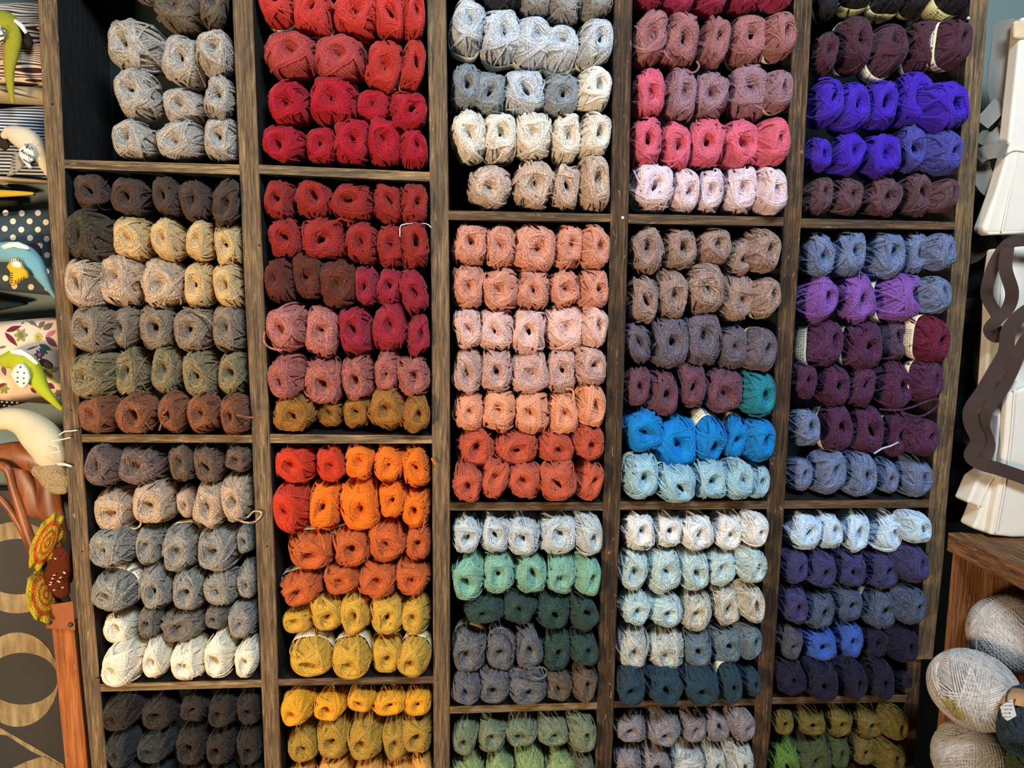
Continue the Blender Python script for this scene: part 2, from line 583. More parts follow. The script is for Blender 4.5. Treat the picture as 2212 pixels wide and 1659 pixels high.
# colour codes: words, sRGB, tweed amount
PAL = {
 'oat': ('oatmeal tweed', (182, 172, 160), .9), 'bgr': ('grey brown', (112, 97, 82), .8), 'dbr': ('dark chocolate', (82, 62, 53), .3),
 'olb': ('brown olive', (74, 63, 47), .7), 'tan': ('golden tan', (214, 180, 126), .45), 'bei': ('pinkish beige', (196, 168, 140), .6),
 'gbr': ('taupe tweed', (142, 124, 104), .9), 'kha': ('khaki tweed', (140, 124, 90), .9), 'rus': ('rust brown', (138, 84, 54), .6),
 'tau': ('purplish brown', (118, 98, 88), .9), 'coc': ('cocoa tweed', (112, 88, 70), .9), 'pkb': ('rosy oatmeal', (198, 170, 142), .8),
 'gry': ('stone grey tweed', (152, 146, 136), .95), 'dgr': ('smoky grey tweed', (122, 114, 103), .95), 'crm': ('cream white', (250, 238, 212), .0),
 'bkb': ('blackish brown', (54, 44, 37), .6), 'cha': ('charcoal', (56, 56, 56), .7), 'chg': ('greenish charcoal', (52, 56, 54), .7),
 'cor': ('coral red', (200, 60, 54), .1), 'drd': ('dusty red', (176, 68, 66), .25), 'red': ('warm red', (184, 52, 44), .15), 'cri': ('crimson', (168, 26, 42), .1),
 'brk': ('brick red', (150, 42, 38), .2), 'mah': ('mahogany brown', (98, 46, 33), .4), 'ras': ('raspberry red', (152, 36, 54), .2),
 'dpk': ('dusty pink', (186, 112, 102), .75), 'drs': ('old rose tweed', (170, 98, 88), .75), 'och': ('ochre brown', (156, 104, 42), .5),
 'rdo': ('flame red', (208, 62, 32), .0), 'ora': ('bright orange', (240, 120, 30), .0), 'bur': ('burnt orange', (200, 98, 46), .3),
 'mus': ('mustard yellow', (212, 166, 62), .2), 'sun': ('sunflower yellow', (240, 168, 42), .0), 'gld': ('antique gold', (184, 144, 56), .4), 'lsn': ('apricot yellow', (242, 178, 84), .1),
 'lbg': ('silver grey', (196, 200, 204), .7), 'blk': ('near black', (44, 44, 48), .4), 'sgr': ('pebble grey', (150, 146, 142), .8), 'grA': ('steel grey', (140, 145, 148), .8),
 'cwh': ('natural white', (238, 230, 216), .2), 'ivo': ('ivory', (232, 220, 202), .45), 'pkbg': ('blush oatmeal', (202, 174, 154), .8),
 'sal': ('salmon tweed', (216, 148, 124), .7), 'ppk': ('pale pink', (234, 188, 176), .4), 'mvp': ('mauve pink', (204, 162, 150), .7), 'pea': ('peach', (232, 158, 122), .35),
 'ter': ('terracotta', (190, 84, 58), .3), 'te2': ('light terracotta', (198, 94, 66), .3), 'pbl': ('pale ice grey', (200, 208, 210), .6), 'mnt': ('mint green', (134, 182, 160), .35),
 'bot': ('bottle green', (48, 72, 66), .5), 'sla': ('slate grey', (106, 105, 108), .9), 'brg': ('bark brown', (104, 88, 72), .9), 'sag': ('sage green', (126, 136, 108), .85),
 'lgn': ('light green tweed', (148, 166, 110), .8), 'ggn': ('grey green', (104, 110, 92), .8), 'mag': ('magenta wine', (160, 46, 84), .2), 'ors': ('antique rose', (160, 104, 104), .55),
 'pnk': ('bubblegum pink', (214, 98, 120), .35), 'mau': ('mauve', (152, 114, 124), .6), 'pli': ('pale lilac', (232, 206, 212), .3), 'bpk': ('heathered fawn', (160, 132, 122), .95),
 'pgr': ('purple grey', (104, 94, 106), .85), 'plm': ('dusky plum', (108, 68, 82), .6), 'tea': ('teal', (30, 130, 148), .3), 'bbl': ('bright blue', (14, 130, 204), .1),
 'sky': ('sky blue', (160, 198, 212), .4), 'off': ('off white', (238, 238, 236), .5), 'aqu': ('pale aqua', (192, 214, 214), .75), 'gbg': ('pale stone', (200, 196, 182), .8),
 'pgy': ('pale grey green', (192, 194, 184), .85), 'dmg': ('denim grey', (106, 124, 136), .8), 'dtl': ('deep petrol', (42, 66, 80), .35), 'gpu': ('lavender grey', (144, 136, 140), .95),
 'lgr': ('light grey', (190, 194, 190), .8), 'nbk': ('navy black', (30, 27, 36), .15), 'aub': ('aubergine', (76, 42, 56), .4), 'vio': ('vivid violet', (66, 34, 180), .1),
 'svi': ('slate violet', (72, 72, 158), .35), 'aut': ('aubergine tweed', (94, 64, 74), .8), 'blg': ('dusty blue', (108, 124, 162), .8), 'lav': ('lavender purple', (128, 82, 166), .3),
 'pl2': ('deep plum', (78, 38, 74), .55), 'gp2': ('muted purple', (80, 62, 88), .6), 'win': ('wine red', (100, 24, 54), .4), 'ice': ('ice blue', (200, 226, 250), .35),
 'ind': ('indigo tweed', (60, 60, 108), .6), 'dtw': ('denim tweed', (74, 88, 116), .85), 'chb': ('charcoal blue', (80, 82, 94), .85), 'cob': ('cobalt blue', (60, 96, 182), .35),
 'mid': ('midnight blue', (26, 23, 50), .15), 'mos': ('moss olive', (112, 98, 44), .7), 'grs': ('grass green', (92, 130, 58), .6), 'dol': ('dark olive', (70, 80, 48), .5),
 'dkb': ('dark bark', (60, 46, 34), .5),
}

# every ball as the photo shows it: colour, then x0 y0 x1 y1 of its outline; +N set back by N cm, -N forward, b/B paper label in view
BALLS = {
(1, 1): ["""oat 285 -70 345 9 +4; bgr 339 -42 447 80; bgr 436 -42 526 70""",
 """oat 240 47 356 160 -1 w-14; oat 354 83 450 192; oat 428 68 518 168""",
 """oat 251 153 353 263 -1; oat 355 193 455 276 +3; oat 445 165 522 263""",
 """oat 247 263 345 346; oat 343 263 450 349; oat 446 260 523 352"""],
(1, 2): ["""dbr 156 377 247 458; dbr 245 370 333 469; dbr 334 380 400 472; dbr 389 377 470 478; dbr 463 380 533 487""",
 """olb 145 458 255 565 -4; tan 248 470 334 562; tan 330 472 408 563; tan 406 480 470 563; tan 466 485 533 575""",
 """bei 146 559 235 663 -4; bei 216 551 317 659 -1 b; bei 309 561 406 664; tan 403 567 469 664; tan 464 573 535 663""",
 """gbr 158 661 258 757 -3; gbr 243 658 311 753; gbr 305 657 383 753; gbr 381 663 469 755; gbr 465 658 539 754""",
 """kha 159 757 255 856 -3; kha 249 750 332 858; kha 331 749 404 851; kha 399 753 480 855; kha 476 755 542 856""",
 """rus 176 856 260 938; rus 254 850 346 941; rus 346 849 414 937; rus 407 851 484 938; rus 482 854 546 939"""],
(1, 3): ["""tau 188 959 275 1046; tau 260 957 367 1044; coc 369 955 427 1035; coc 423 957 491 1036; coc 491 957 548 1015""",
 """pkb 207 1047 304 1142; pkb 292 1037 386 1124; pkb 384 1039 430 1124 +3; pkb 421 1033 499 1136; pkb 481 1012 553 1125""",
 """gry 199 1137 300 1220; gry 298 1123 360 1218; gry 355 1127 438 1230 B; gry 433 1127 522 1228; gry 516 1119 557 1197 +2""",
 """gry 201 1221 306 1315 B p10; gry 304 1212 382 1311; gry 377 1223 450 1312; gry 444 1223 524 1303; gry 516 1200 562 1295 +1""",
 """crm 220 1313 302 1384; dgr 303 1299 355 1373; dgr 352 1303 450 1382; dgr 448 1297 499 1354; gry 497 1293 563 1373""",
 """crm 224 1377 314 1477; crm 312 1367 376 1464; crm 373 1377 454 1466; crm 446 1352 514 1461; crm 510 1373 566 1460"""],
(1, 4): ["""bkb 227 1496 306 1574; bkb 307 1494 387 1570; bkb 393 1492 454 1553; bkb 454 1490 519 1565; bkb 516 1489 569 1560""",
 """cha 234 1570 300 1653; cha 301 1570 380 1643; bkb 386 1552 458 1647; bkb 450 1565 515 1646; bkb 515 1561 570 1645""",
 """chg 240 1650 305 1735; chg 305 1640 380 1725; chg 388 1645 452 1735; chg 450 1643 512 1735; chg 515 1640 573 1735"""],
(2, 1): ["""cor 554 -45 645 69 B p-10; cor 638 -20 722 83 B p-10; cor 721 -15 822 94; cor 814 -15 885 91; cor 875 -10 929 88""",
 """drd 576 74 688 175; drd 681 80 792 185; red 792 92 870 206; red 866 88 931 204 b""",
 """cri 582 177 676 275 w-10; cri 674 169 774 275; cri 774 196 850 274 +2; cri 845 203 930 283""",
 """cri 566 275 665 354; cri 666 280 727 358; cri 721 262 799 360; cri 798 258 870 362; cri 866 284 931 366"""],
(2, 2): ["""brk 572 385 642 472; brk 638 385 720 471; brk 718 388 811 478; brk 809 395 867 485; brk 866 394 934 480""",
 """brk 576 476 657 556; brk 651 472 750 556; brk 750 481 818 570; brk 817 488 879 580; brk 864 482 935 582 b""",
 """mah 575 557 641 656; mah 635 544 705 641; mah 693 564 776 664; ras 770 570 818 664; ras 816 582 875 658; ras 861 582 935 677""",
 """dpk 572 658 668 758; dpk 661 661 737 768; ras 736 667 808 765; ras 808 655 885 757; ras 881 679 936 765""",
 """drs 581 764 661 858; drs 658 770 742 867 B; drs 742 764 813 860; drs 813 758 867 842; drs 856 766 936 854""",
 """och 595 854 684 933; och 685 860 743 924; och 745 858 801 928; och 798 840 879 934; och 871 854 936 939"""],
(2, 3): ["""rdo 592 958 686 1041; rdo 687 958 750 1035; ora 749 958 813 1032; ora 811 958 874 1036; ora 870 958 936 1049""",
 """rdo 594 1041 673 1146 -1; ora 671 1033 739 1136; ora 738 1031 823 1139; ora 823 1037 881 1113; ora 873 1049 936 1134""",
 """bur 628 1137 724 1223 B p10; bur 721 1130 799 1218 b; bur 799 1115 878 1207; bur 878 1129 936 1203""",
 """bur 604 1219 700 1305 B -1 p10; bur 704 1211 780 1280; bur 776 1202 858 1287; bur 856 1198 937 1280""",
 """mus 612 1301 683 1362 +2; mus 675 1276 741 1356; mus 737 1274 806 1366; mus 805 1278 872 1364; mus 870 1278 937 1366""",
 """mus 630 1366 724 1457 B p10; mus 722 1366 805 1461 B p10; mus 806 1366 868 1447 B; mus 863 1368 937 1462 B p10"""],
(2, 4): ["""sun 608 1483 680 1563; sun 677 1481 751 1552; sun 754 1480 811 1533; sun 807 1478 877 1541; sun 875 1477 938 1541""",
 """gld 613 1554 689 1641; gld 689 1537 763 1632; gld 755 1529 834 1636; gld 830 1540 887 1637; gld 869 1532 938 1620""",
 """lsn 615 1637 684 1725; lsn 684 1627 762 1715; lsn 764 1633 827 1720; lsn 825 1636 900 1720; lsn 892 1620 938 1705"""],
(3, 1): ["""blk 985 -72 1048 8 +2; blk 1046 -55 1124 28; sgr 1124 -50 1186 38; sgr 1182 -40 1257 57; sgr 1254 -50 1326 46""",
 """lbg 966 2 1045 128 B p-16; lbg 1035 26 1127 146 B p-16; lbg 1104 42 1195 157 B p-16; lbg 1168 61 1254 165 B p-16; lbg 1246 46 1327 150 b""",
 """grA 968 142 1036 239; grA 1027 161 1091 257; lbg 1088 158 1172 256; grA 1170 165 1247 256; cwh 1242 149 1320 247""",
 """ivo 969 239 1049 352 b; ivo 1042 250 1114 352 b; ivo 1113 244 1189 350 b; ivo 1188 250 1252 356; ivo 1245 244 1321 345""",
 """pkbg 1013 363 1103 453; pkbg 1104 347 1195 455; pkbg 1188 359 1249 454; pkbg 1249 339 1320 457"""],
(3, 2): ["""sal 976 477 1054 573; sal 1051 479 1115 579; sal 1107 480 1196 587; sal 1193 483 1255 583; sal 1251 482 1318 582""",
 """sal 976 574 1043 665; sal 1044 581 1120 669; sal 1115 586 1185 666; sal 1183 585 1251 662; sal 1251 583 1316 664""",
 """ppk 973 666 1040 750; ppk 1036 669 1108 754; ppk 1108 667 1177 765; ppk 1176 662 1261 756; ppk 1251 663 1315 750""",
 """mvp 973 748 1043 850; mvp 1037 752 1104 844; mvp 1103 758 1187 847; mvp 1180 755 1243 844; mvp 1236 748 1310 830""",
 """pea 977 848 1043 926; pea 1042 840 1113 930; pea 1113 842 1185 933; pea 1183 844 1250 936; pea 1242 826 1309 918""",
 """ter 989 918 1066 1006; ter 1066 925 1157 999; ter 1158 925 1238 998; ter 1238 914 1307 989""",
 """te2 972 998 1037 1084; te2 1037 990 1099 1083; te2 1097 994 1172 1081; te2 1167 996 1240 1089 -1; te2 1239 991 1304 1083"""],
(3, 3): ["""pbl 973 1104 1037 1190; pbl 1037 1104 1099 1188; pbl 1098 1104 1163 1194; pbl 1163 1104 1242 1190; pbl 1236 1104 1303 1194""",
 """mnt 974 1189 1044 1292; mnt 1041 1186 1108 1275; mnt 1108 1187 1178 1276; mnt 1177 1187 1245 1276; mnt 1238 1193 1299 1281""",
 """bot 1007 1279 1086 1344; bot 1082 1272 1156 1342; bot 1157 1274 1226 1352; bot 1227 1276 1293 1359""",
 """sla 975 1342 1049 1445 B p10; sla 1054 1346 1111 1442; sla 1108 1343 1169 1443; bot 1169 1348 1230 1443; bot 1230 1357 1291 1433""",
 """sla 975 1443 1037 1519; sla 1037 1435 1101 1515; sla 1099 1439 1176 1517; brg 1175 1441 1231 1510; brg 1232 1429 1289 1514"""],
(3, 4): ["""sag 975 1540 1031 1627; sag 1032 1540 1091 1619; sag 1090 1537 1161 1607; sag 1157 1536 1227 1607; sag 1226 1534 1289 1619""",
 """lgn 976 1622 1045 1710; lgn 1049 1613 1107 1700; lgn 1111 1603 1171 1695; lgn 1170 1603 1240 1700; ggn 1240 1620 1285 1700"""],
(4, 1): ["""mag 1369 -50 1430 22; mag 1428 -45 1499 36; mag 1498 -45 1569 37; mag 1563 -50 1647 31; mag 1643 -55 1714 25""",
 """ors 1366 24 1437 150; ors 1423 30 1508 152; ors 1504 35 1575 156; ors 1569 39 1654 149 b; ors 1645 20 1715 143 b""",
 """pnk 1366 153 1434 257; mau 1431 153 1501 266; mau 1489 160 1573 261; mau 1569 145 1660 263; mau 1647 145 1709 254 b""",
 """pnk 1362 257 1426 362; pnk 1421 268 1488 376; pnk 1479 257 1562 362; pnk 1546 263 1637 369; pnk 1627 256 1702 363""",
 """pli 1361 359 1450 460; pli 1445 367 1507 461; pli 1502 366 1560 463; pli 1557 363 1633 466; pli 1625 363 1696 466"""],
(4, 2): ["""bpk 1358 489 1431 589; bpk 1427 490 1501 581; bpk 1497 490 1576 573; bpk 1567 517 1624 598 +1; bpk 1604 492 1682 585""",
 """bpk 1355 597 1417 696; bpk 1407 584 1483 684; bpk 1475 574 1561 674 -1 b; bpk 1544 595 1627 690 b; bpk 1618 597 1682 692 b""",
 """pgr 1351 699 1400 782; pgr 1400 684 1485 791; pgr 1473 678 1552 787 b; pgr 1544 704 1614 796 b; pgr 1602 711 1674 797 b""",
 """plm 1348 788 1400 877; plm 1393 799 1460 893; plm 1461 786 1520 876; plm 1517 795 1601 886; tea 1596 803 1670 895""",
 """bbl 1346 881 1431 972; bbl 1401 898 1499 1008 b; bbl 1481 893 1564 993 B -1 p26 w18; bbl 1551 889 1614 990 B p16; bbl 1604 897 1670 1000""",
 """sky 1344 980 1417 1081 B; sky 1414 1002 1497 1086 b; sky 1491 994 1567 1081; sky 1550 992 1625 1084; sky 1600 1000 1664 1078 +2"""],
(4, 3): ["""off 1342 1102 1410 1185; off 1405 1102 1470 1177; off 1460 1102 1538 1185; off 1534 1102 1599 1182; off 1597 1101 1656 1177""",
 """aqu 1337 1175 1397 1272; aqu 1392 1177 1465 1277; aqu 1459 1178 1527 1270; aqu 1522 1180 1587 1262; aqu 1587 1175 1653 1255""",
 """aqu 1336 1268 1402 1346; aqu 1393 1270 1471 1350; gbg 1466 1268 1534 1357; gbg 1531 1258 1595 1345; gbg 1588 1255 1648 1341""",
 """pgy 1331 1341 1397 1440; pgy 1395 1350 1475 1442 b; dmg 1472 1355 1534 1435; dmg 1529 1345 1596 1428; dmg 1590 1341 1642 1423""",
 """dtl 1327 1433 1390 1521; dtl 1389 1433 1470 1523; dtl 1467 1433 1548 1530; dtl 1545 1426 1599 1514 B; dtl 1594 1423 1640 1509"""],
(4, 4): ["""gpu 1327 1531 1390 1598; gpu 1392 1530 1466 1607; gpu 1466 1528 1521 1598; gpu 1516 1527 1573 1598; gpu 1570 1526 1627 1596""",
 """gpu 1329 1600 1381 1690; gpu 1379 1592 1445 1690; lgr 1445 1597 1516 1690; lgr 1513 1597 1565 1685; lgr 1565 1594 1624 1685"""],
(5, 1): ["""nbk 1756 -30 1808 45 b; nbk 1806 -60 1886 26 B p-14; nbk 1870 -50 1952 36 B p-14; nbk 1940 -50 2022 38 b; nbk 2006 -60 2096 39 B p-14""",
 """aub 1752 71 1809 168; aub 1797 42 1880 161 b; aub 1862 59 1956 174 B p-14; aub 1946 48 2037 162 b; aub 2007 48 2096 150 +1 B""",
 """vio 1749 170 1818 282; vio 1793 185 1874 290; vio 1859 173 1936 287 b; vio 1920 162 2010 275; vio 1978 182 2088 286 -1 w16""",
 """vio 1740 292 1792 379; vio 1790 290 1865 382; vio 1856 295 1941 387; svi 1926 272 1998 374; svi 1995 286 2075 374""",
 """aut 1739 388 1795 466; aut 1789 388 1860 469; aut 1857 387 1945 470; aut 1937 379 2012 471; aut 2006 377 2068 469"""],
(5, 2): ["""blg 1727 498 1800 597 b; blg 1787 497 1867 599 b; blg 1864 495 1950 601; blg 1936 500 2004 594; blg 1996 500 2061 589""",
 """lav 1724 597 1806 692; lav 1802 594 1887 695; lav 1887 595 1994 692 b -1 w24; blg 1984 590 2050 685""",
 """pl2 1731 695 1816 791 B w14; pl2 1812 694 1901 796 B; gp2 1876 684 1958 775 +2; win 1962 685 2047 777 B w22""",
 """pl2 1711 778 1762 868; pl2 1760 785 1830 872; pl2 1824 792 1887 874; pl2 1884 780 1970 882; pl2 1962 772 2032 868 b""",
 """blg 1706 870 1767 974; pl2 1762 868 1838 972 B; pl2 1826 875 1904 972; pl2 1894 885 1965 982 B; pl2 1955 899 2025 987""",
 """blg 1699 977 1751 1065; blg 1748 974 1823 1072; blg 1816 975 1889 1074; blg 1884 984 1938 1067; blg 1933 985 2014 1074"""],
(5, 3): ["""ice 1694 1101 1770 1183; ice 1755 1100 1816 1185; ice 1809 1100 1874 1187; ice 1872 1100 1947 1189; ice 1942 1101 2008 1167""",
 """ind 1687 1183 1740 1256; ind 1731 1182 1801 1265; ind 1796 1182 1867 1262; ind 1867 1185 1937 1267; ind 1932 1165 2003 1263""",
 """ind 1682 1260 1740 1343; dtw 1731 1268 1799 1353; dtw 1793 1262 1860 1336; dtw 1854 1263 1938 1353 b; dtw 1932 1260 1996 1348""",
 """chb 1678 1343 1730 1420; cob 1729 1352 1803 1423; cob 1800 1338 1861 1418; mid 1858 1347 1914 1418; mid 1914 1347 1980 1425""",
 """mid 1673 1421 1737 1503; mid 1734 1423 1805 1509; mid 1803 1419 1869 1506; mid 1866 1418 1927 1506; mid 1922 1426 1966 1496"""],
(5, 4): ["""mos 1666 1523 1710 1583; mos 1711 1521 1779 1584; mos 1781 1520 1837 1586; mos 1837 1520 1907 1588; mos 1903 1518 1958 1594""",
 """grs 1658 1584 1724 1690; dol 1705 1577 1790 1690 -1; dol 1774 1578 1831 1657; mos 1834 1581 1888 1647; mos 1881 1587 1951 1670""",
 """dkb 1826 1648 1880 1715 +1"""],
}

# ------------------------------------------------------------------ room shell
wall_m = NT('sage_grey_paint', 0.85, 0.2)
_v = wall_m.coords()
wall_m.color(wall_m.mix(wall_m.noise(_v, 3, 3), (112, 126, 120), (126, 140, 134)))
wall_m.bump(wall_m.noise(_v, 180, 3), 0.15, 0.002)
floor_m = wood('floor_boards', [(0.3, (70, 52, 38)), (0.5, (104, 80, 58)), (0.7, (134, 104, 76))], axis='x')
m = MB(); m.box((-4.0, 0.245, 0.0), (4.0, 0.36, 3.6))
tag(m.build('wall_back', wall_m.m), kind='structure')
m = MB(); m.box((-4.0, -4.0, -0.1), (4.0, 0.36, 0.0))
tag(m.build('floor', floor_m), kind='structure')

# ------------------------------------------------------------------ shelving unit
UPR = [[(0, 80, 121.5), (420, 102, 141), (680, 119.5, 158), (1100, 147.6, 186), (1239, 158, 195), (1450, 176, 213), (1659, 197, 231.6)],
 [(0, 501, 545), (355, 516, 558.5), (680, 531, 571.5), (950, 544, 583), (1263, 556, 595), (1513, 565, 602), (1659, 571, 607)],
 [(0, 922, 963), (375, 928, 968), (680, 932.5, 971), (950, 933, 972), (1263, 935, 972), (1513, 936, 972), (1659, 937, 972)],
 [(0, 1327, 1367), (470, 1319, 1358), (783, 1312, 1349), (1093, 1303, 1340), (1403, 1293, 1330), (1583, 1289, 1325), (1659, 1285, 1321)],
 [(0, 1716.5, 1755.5), (470, 1694, 1732), (793, 1675, 1712), (1090, 1658, 1695), (1403, 1641, 1675), (1583, 1628, 1665), (1659, 1622, 1656)],
 [(0, 2097, 2136), (560, 2059, 2097), (1110, 2006, 2045), (1200, 2001, 2040), (1424, 1980, 2016)]]
UPR_LOW = [(1416, 1967, 1999), (1659, 1950, 1983)]
DEPTH = 0.215
unit = empty('shelving_unit', (0.1, 0.1, 0.0), 'tall weathered wooden cubby shelving unit packed with balls of yarn', 'shelving unit')


def upright(rows, front, inner, y0=0.0, y1=DEPTH, ztop=None, zbot=None, name='upright'):
    pts = []
    for v, a, b in rows:
        A, B = P(a, v), P(b, v)
        z = 0.5 * (A.z + B.z)
        pts.append((A.x, B.x, z))
    pts.sort(key=lambda t: t[2])
    if zbot is not None: pts.insert(0, (pts[0][0], pts[0][1], zbot))
    if ztop is not None: pts.append((pts[-1][0], pts[-1][1], ztop))
    mb = MB()
    c = 0.0022
    V = []
    for xa, xb, z in pts:
        V += [(xa, y0 + c, z), (xa + c, y0, z), (xb - c, y0, z), (xb, y0 + c, z), (xb, y1, z), (xa, y1, z)]
    Fs, mi = [], []
    for i in range(len(pts) - 1):
        for k in range(6):
            k2 = (k + 1) % 6
            Fs.append((i * 6 + k, i * 6 + k2, (i + 1) * 6 + k2, (i + 1) * 6 + k))
            mi.append(0 if k < 3 else 1)
    Fs.append((5, 4, 3, 2, 1, 0)); mi.append(0)
    e = (len(pts) - 1) * 6
    Fs.append(tuple(e + k for k in range(6))); mi.append(0)
    mb.V, mb.F, mb.mi = V, Fs, mi
    return mb.build(name, [front, inner], unit)


ZT, ZB = 2.35, 0.02
for i, rows in enumerate(UPR):
    front = (W_OLD, W_OLD, W_OLD, W_DARK, W_DARK, W_OLD)[i]
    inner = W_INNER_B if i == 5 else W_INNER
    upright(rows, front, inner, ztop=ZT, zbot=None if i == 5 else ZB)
upright(UPR_LOW, W_DARK, W_INNER_B, y0=0.012, zbot=ZB)


def xr(i, v, side):
    """x of an upright's side (0 left, 1 right) at picture row v"""
    rows = UPR[i]
    if i == 5 and v > 1424: rows = UPR_LOW
    a = np.array(rows, float)
    u = np.interp(v, a[:, 0], a[:, 1 + side])
    return P(u, v).x


SHELF = {(1, 1): (142, 344, 363.5, 517, 355, 377.5), (1, 2): (186, 938, 956.3, 544, 939.8, 957.5), (1, 3): (223, 1478, 1495.6, 563, 1468.8, 1486),
 (2, 1): (565, 355, 375, 928, 371, 392), (2, 2): (588, 937.6, 958, 933, 941, 959), (2, 3): (606, 1467.4, 1483, 935, 1461.6, 1477.7),
 (3, 1): (971, 454, 474.5, 1319, 461.5, 479.5), (3, 2): (975, 1085.4, 1103.7, 1302, 1085.7, 1103.7), (3, 3): (977, 1526.7, 1543, 1289, 1518, 1534),
 (4, 1): (1358, 461.4, 482.6, 1694, 468.6, 488.5), (4, 2): (1341, 1083.8, 1102.4, 1657, 1082.4, 1100.4), (4, 3): (1327, 1516, 1530.4, 1629, 1510.4, 1525.4),
 (5, 1): (1734, 471.5, 492, 2062, 478.7, 496), (5, 2): (1695, 1082, 1099.7, 2010, 1079.5, 1097.6), (5, 3): (1668, 1507.7, 1523, 1960, 1501.6, 1518)}
for (c, s), (xl, a, b, xr_, c1, d) in SHELF.items():
    x0 = xr(c - 1, 0.5 * (a + b), 1) - 0.001
    x1 = xr(c, 0.5 * (c1 + d), 0) + 0.001
    zl1, zl0, zr1, zr0 = P(xl, a).z, P(xl, b).z, P(xr_, c1).z, P(xr_, d).z
    mb = MB()
    y0, y1 = 0.002, DEPTH - 0.004
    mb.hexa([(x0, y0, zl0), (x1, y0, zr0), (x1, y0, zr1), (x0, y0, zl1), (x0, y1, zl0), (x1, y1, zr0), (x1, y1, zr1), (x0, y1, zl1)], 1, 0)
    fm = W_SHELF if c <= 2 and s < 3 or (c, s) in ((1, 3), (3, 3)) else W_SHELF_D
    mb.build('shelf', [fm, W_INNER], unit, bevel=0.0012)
# the boards above and below what the photo shows close the unit
for c in range(1, 6):
    for z in (2.17, 0.10):
        mb = MB()
        v = -200 if z > 2 else 1700
        mb.box((xr(c - 1, v, 1) - 0.001, 0.002, z), (xr(c, v, 0) + 0.001, DEPTH - 0.004, z + 0.019), 1, 0)
        mb.build('shelf', [W_SHELF, W_INNER], unit, bevel=0.0012)
BACK = plain('dark_backing_board', (38, 46, 48), 0.9, 0.1, 0.15)  # added dark sheet: the shade between the balls put into its colour
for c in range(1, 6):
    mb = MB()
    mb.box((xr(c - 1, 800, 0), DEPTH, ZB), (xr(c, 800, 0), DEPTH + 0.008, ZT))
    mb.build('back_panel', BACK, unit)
# pin heads and nail holes
PIN = plain('white_pin', (226, 224, 216), 0.4)
DARK = plain('dark_hole', (16, 13, 11), 0.9)
for (u, v) in ((1345, 470.5), (2091, 40)):
    c = P(u, v)
    mb = MB(); mb.tube([c + Vector((0, 0.001, 0)), c - Vector((0, 0.002, 0)), c - Vector((0, 0.004, 0))], [0.0034, 0.0034, 0.0016], 10)
    mb.build('pin_head', PIN, unit, True)
for (u, v) in ((154, 886), (211, 1464), (178, 1191), (236, 0), (577, 1180), (560, 530), (2004, 1197), (114, 225)):
    c = P(u, v)
    if u == 236: continue
    mb = MB(); mb.tube([c + Vector((0, 0.004, 0)), c - Vector((0, 0.0006, 0))], 0.0021, 8)
    mb.build('nail_hole', DARK, unit)

